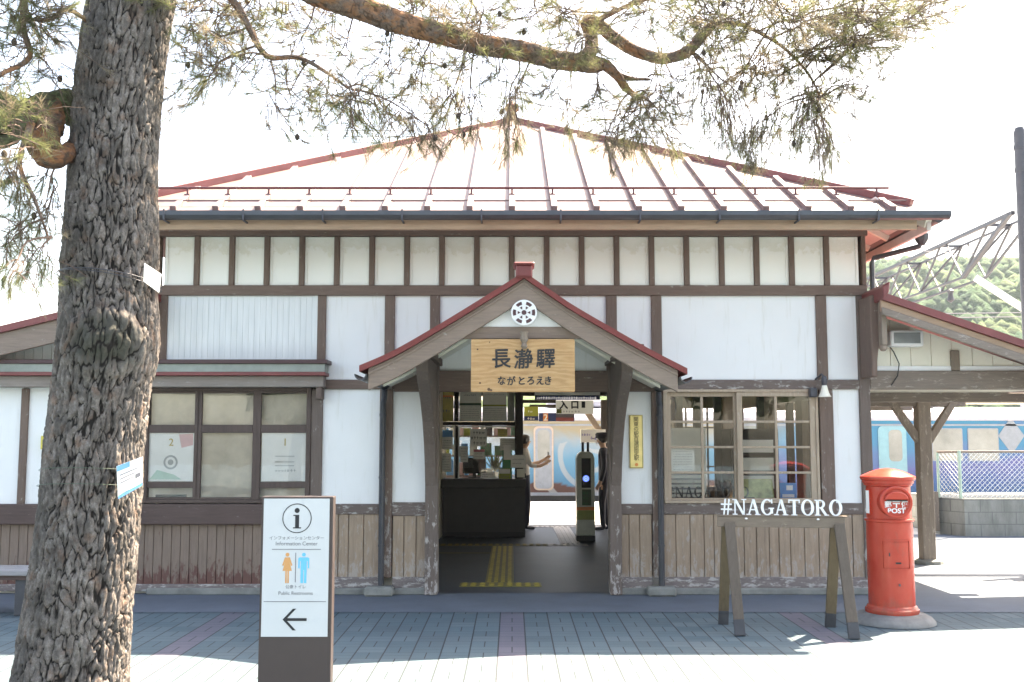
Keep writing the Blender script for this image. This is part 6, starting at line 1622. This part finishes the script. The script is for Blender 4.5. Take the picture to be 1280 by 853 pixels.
SPR = [  # px, py, Y, radius px, twigs, droop, dry
    # right crown
    (800, 10, 6.2, 60, 34, .4, .45), (850, 20, 6.3, 55, 30, .4, .45), (880, 5, 6.0, 50, 30, .4, .4), (915, 25, 6.3, 50, 34, .5, .45), (955, 15, 6.2, 55, 36, .5, .4), (1000, 20, 6.3, 55, 38, .5, .5), (1045, 25, 6.3, 50, 36, .5, .55),
    (1080, 20, 6.4, 45, 30, .5, .3), (1120, 15, 6.4, 40, 24, .4, .2), (1165, 8, 6.4, 32, 14, .2, .25), (1205, 8, 6.4, 20, 5, .1, .3),
    (900, 70, 6.4, 45, 26, .7, .5), (940, 85, 6.4, 45, 26, .7, .5), (985, 75, 6.4, 45, 26, .7, .5), (1030, 75, 6.4, 42, 24, .8, .6), (1070, 70, 6.4, 36, 18, .7, .4), (1110, 45, 6.4, 30, 14, .5, .3), (1085, 110, 6.4, 26, 10, .4, .3),
    (915, 115, 6.4, 36, 18, 1.1, .65), (960, 110, 6.5, 32, 14, 1.0, .5), (1020, 120, 6.5, 30, 14, 1.0, .55), (935, 160, 6.5, 16, 9, 1.6, .7), (1024, 160, 6.5, 16, 10, 1.6, .6), (995, 155, 6.5, 14, 5, 1.5, .5), (880, 95, 6.4, 35, 14, .7, .6),
    # under the fork
    (820, 120, 6.35, 40, 20, .8, .65), (790, 145, 6.35, 36, 16, .9, .65), (835, 155, 6.4, 34, 14, .9, .6), (765, 165, 6.4, 30, 10, .9, .55), (740, 125, 6.3, 36, 11, .8, .5), (845, 100, 6.3, 34, 14, .7, .55),
    # along the main limb, above and below
    (560, 10, 6.1, 50, 20, .5, .35), (610, 12, 6.1, 50, 20, .5, .4), (660, 22, 6.1, 46, 20, .6, .45), (700, 30, 6.2, 42, 18, .6, .5), (520, 5, 6.0, 40, 14, .5, .3), (620, 95, 6.2, 34, 8, 1.0, .5), (640, 130, 6.3, 24, 10, 1.3, .65), (690, 110, 6.25, 32, 8, .8, .4), (575, 85, 6.1, 34, 7, .9, .4),
    (590, 40, 6.1, 46, 12, .7, .45), (735, 50, 6.2, 40, 14, .7, .5),
    # spray over the roof's left slope
    (520, 75, 6.1, 44, 13, .9, .4), (480, 85, 6.0, 44, 14, .9, .4), (520, 120, 6.1, 38, 16, 1.1, .55), (555, 135, 6.2, 32, 15, 1.1, .5), (490, 140, 6.1, 36, 18, 1.1, .5), (445, 135, 6.0, 40, 20, 1.0, .35), (405, 125, 6.0, 40, 18, .9, .35), (365, 115, 5.9, 38, 13, .8, .35), (580, 160, 6.2, 22, 9, 1.2, .6), (535, 165, 6.2, 24, 10, 1.2, .7), (350, 150, 5.9, 30, 8, .9, .3), (430, 70, 5.9, 36, 8, .7, .3),
    # beside the trunk, right
    (235, 20, 5.7, 40, 18, .6, .35), (270, 30, 5.75, 44, 20, .6, .35), (310, 20, 5.75, 44, 20, .6, .35), (350, 25, 5.8, 40, 15, .6, .3), (235, 70, 5.7, 34, 13, .8, .45), (270, 85, 5.75, 36, 13, .8, .4), (230, 118, 5.7, 26, 10, .8, .5), (310, 75, 5.8, 34, 9, .7, .35), (375, 55, 5.8, 32, 9, .6, .3), (395, 30, 5.85, 34, 8, .6, .3),
    (895, 130, 6.45, 26, 14, 1.5, .6), (930, 175, 6.5, 12, 12, 2.0, .7), (918, 150, 6.5, 14, 10, 2.0, .6), (950, 150, 6.5, 14, 9, 1.8, .5), (1010, 150, 6.5, 14, 9, 1.9, .55), (1030, 178, 6.5, 10, 10, 2.1, .6), (1000, 125, 6.5, 22, 12, 1.4, .5), (1060, 115, 6.45, 20, 8, 1.2, .4),
    (1150, 25, 6.4, 30, 16, .5, .25), (1185, 6, 6.4, 30, 12, .3, .25), (1120, 60, 6.4, 22, 8, .9, .3), (640, 160, 6.3, 14, 8, 1.8, .6), (700, 150, 6.3, 22, 7, 1.2, .5), (800, 170, 6.4, 18, 9, 1.5, .6), (840, 180, 6.4, 14, 7, 1.6, .6), (760, 180, 6.4, 16, 7, 1.5, .6),
    # left of the trunk
    (12, 15, 5.2, 40, 14, .6, .3), (50, 15, 5.25, 38, 14, .6, .35), (82, 15, 5.3, 20, 7, .6, .35), (15, 60, 5.2, 36, 11, .7, .35), (55, 62, 5.2, 30, 9, .8, .4), (15, 100, 5.1, 34, 8, .8, .3), (62, 95, 5.2, 20, 6, .8, .4),
    (8, 215, 5.0, 28, 8, 1.1, .3), (30, 245, 5.0, 26, 8, 1.2, .35), (48, 275, 5.0, 16, 7, 1.4, .4), (18, 290, 5.0, 28, 8, 1.2, .35), (42, 318, 5.0, 16, 6, 1.5, .35), (55, 225, 5.05, 14, 5, 1.2, .35), (8, 330, 5.0, 16, 5, 1.5, .3), (20, 180, 4.95, 26, 5, 1.0, .35), (35, 135, 5.05, 22, 7, .6, .2), (8, 150, 5.0, 22, 7, .6, .2),
]
for s in SPR: spray(*s)
TW.build('twigs', 'twig', pine)
for k in N_V:
    A = np.concatenate(N_V[k]); n = len(A) // 3
    me = bpy.data.meshes.new('foliage'); me.vertices.add(len(A)); me.vertices.foreach_set('co', (A - np.array([-2.3, TY, 0])).astype(np.float32).reshape(-1))
    me.loops.add(3 * n); me.loops.foreach_set('vertex_index', np.arange(3 * n, dtype=np.int32)); me.polygons.add(n); me.polygons.foreach_set('loop_start', np.arange(0, 3 * n, 3, dtype=np.int32))
    me.update(calc_edges=True); me.validate(); me.materials.append(M[k]); o = bpy.data.objects.new('foliage', me); COL.objects.link(o); o.parent = pine
    print('needles', k, n)
for c in CONES[:60]:
    MB().lathe([(.004, -.02), (.012, -.011), (.015, .0), (.011, .012), (.004, .02)], 8, tuple(c)).build('pine_cone', 'cone', pine)
if len(CONES) > 60:
    m_ = MB()
    for c in CONES[60:140]: m_.lathe([(.004, -.02), (.012, -.011), (.015, .0), (.011, .012), (.004, .02)], 7, tuple(c))
    o = m_.build('pine_cones', 'cone', pine); o['kind'] = 'stuff'

# cards tied to the trunk
tc = thing('tree_tag', 'small blank white card wired round the upper pine trunk', 'tag', tuple(P3(190, 345, TY - .2)))
def quad(pts, Y0, Y1, th=.004):
    a = [P3(p[0], p[1], Y) for p, Y in zip(pts, (Y0, Y1, Y1, Y0))]; nrm = (a[1] - a[0]).cross(a[3] - a[0]).normalized() * th
    return MB().add([*a, *[p + nrm for p in a]], [(0, 1, 2, 3), (7, 6, 5, 4), (0, 4, 5, 1), (1, 5, 6, 2), (2, 6, 7, 3), (3, 7, 4, 0)])
quad([(181, 329), (202, 343), (199, 366), (180, 352)], TY - .25, TY - .12).build('card', 'paper', tc)
def loop(z0, tilt, r_add, par, mat, rr=.004):
    pts = []
    for k in range(49):
        a = 2 * math.pi * k / 48; cx = np.interp(z0, zs, xs_); r = np.interp(z0, zs, rs_) + r_add; pts.append((cx + r * math.cos(a), TY + r * math.sin(a), z0 + tilt * math.cos(a) + .03 * max(0, -math.sin(a)) ))
    MB().tube(pts, rr, 6, caps=False).build('wire_loop', mat, par, smooth=True)
zq = PZ(343, TY - .25)
loop(zq, -.02, .016, tc, 'steel', .003); loop(zq - .012, -.03, .016, tc, 'steel', .0022)
tl = thing('tree_label', 'white paper label with sky blue bands tied to the lower pine trunk', 'label', tuple(P3(160, 600, TY - .25)))
L0 = [(146, 583), (178.5, 571), (178, 607), (148, 624)]
lerp = lambda a, b, t: (a[0] + (b[0] - a[0]) * t, a[1] + (b[1] - a[1]) * t)
YA, YB_ = TY - .275, TY - .17
quad(L0, YA, YB_).build('card', 'paper', tl)
def sub(u0, u1, v0, v1): 
    f = lambda u, v: lerp(lerp(L0[0], L0[1], u), lerp(L0[3], L0[2], u), v); return [f(u0, v0), f(u1, v0), f(u1, v1), f(u0, v1)]
def yl(u): return YA + (YB_ - YA) * u - .0045
for (u0, u1, v0, v1, mt_) in ((0, .5, .0, .17, 'blue'), (0, 1, .9, 1, 'blue'), (.3, .6, .68, .84, 'palegreen'), (.72, .92, .5, .64, 'inkgrey'), (.1, .85, .3, .33, 'inkgrey'), (.1, .7, .42, .45, 'inkgrey'), (.1, .65, .54, .57, 'inkgrey')):
    quad(sub(u0, u1, v0, v1), yl(u0), yl(u1), .001).build('printed_area', mt_, tl)
for z in (PZ(592, TY - .25), PZ(612, TY - .25)): loop(z, .0, .010, tl, 'darkgreen', .0014)

# ------------------------------------------------------------------ street behind the camera (seen only in the window glass and as surroundings)
def bush_tree(x, y, h, label, seed):
    t = thing('street_tree', label, 'tree', (x, y, 0)); r_ = np.random.default_rng(seed)
    MB().tube([(x, y, 0), (x + .1, y, h * .3), (x - .05, y + .1, h * .6)], [.2, .16, .08], 10).build('trunk', 'bark', t, smooth=True)
    n = 5000; c = r_.normal(size=(n, 3)); c /= np.linalg.norm(c, axis=1)[:, None]; c *= (r_.uniform(.3, 1, n) ** .5)[:, None]
    k = r_.normal(size=(14, 3)); lump = np.max(c @ k.T, axis=1)
    c *= (.75 + .12 * lump)[:, None]
    c = c * np.array([h * .33, h * .33, h * .36]) + np.array([x, y, h * .64])
    a = r_.normal(size=(n, 3)) * .09; b = r_.normal(size=(n, 3)) * .09
    V_ = np.stack([c - a, c + b, c + a, c - b], 1).reshape(-1, 3)
    MB().add(V_.tolist(), [(4 * i, 4 * i + 1, 4 * i + 2, 4 * i + 3) for i in range(n)]).build('crown', 'leaf', t)
bush_tree(-6.5, -9, 6.5, 'leafy street tree across the square, left of the shop house', 1)
bush_tree(7.5, -12, 7.5, 'leafy street tree across the square, right of the shop house', 2)
hs = thing('shop_house', 'two storey shop house with tiled roof across the square', 'house', (1, -16, 0))
MB().box(-4, 6, -20, -16, 0, 5.2).build('wall', 'innerwall', hs)
MB().prism_x([(-20.6, 5.1), (-18, 6.8), (-15.4, 5.1)], -4.5, 6.5).build('roof', 'gutter', hs)
for x in (-3, -.6, 1.8, 4.2):
    f_ = MB().box(x, x + 1.4, -15.99, -15.95, 3.2, 4.5).build('window', 'darkwood', hs); MB().box(x + .06, x + 1.34, -15.949, -15.94, 3.26, 4.44).build('pane', 'trainglass', f_)
MB().box(-3.4, 5.4, -15.99, -15.9, .3, 2.5).build('shop_front', 'darkwood', hs)
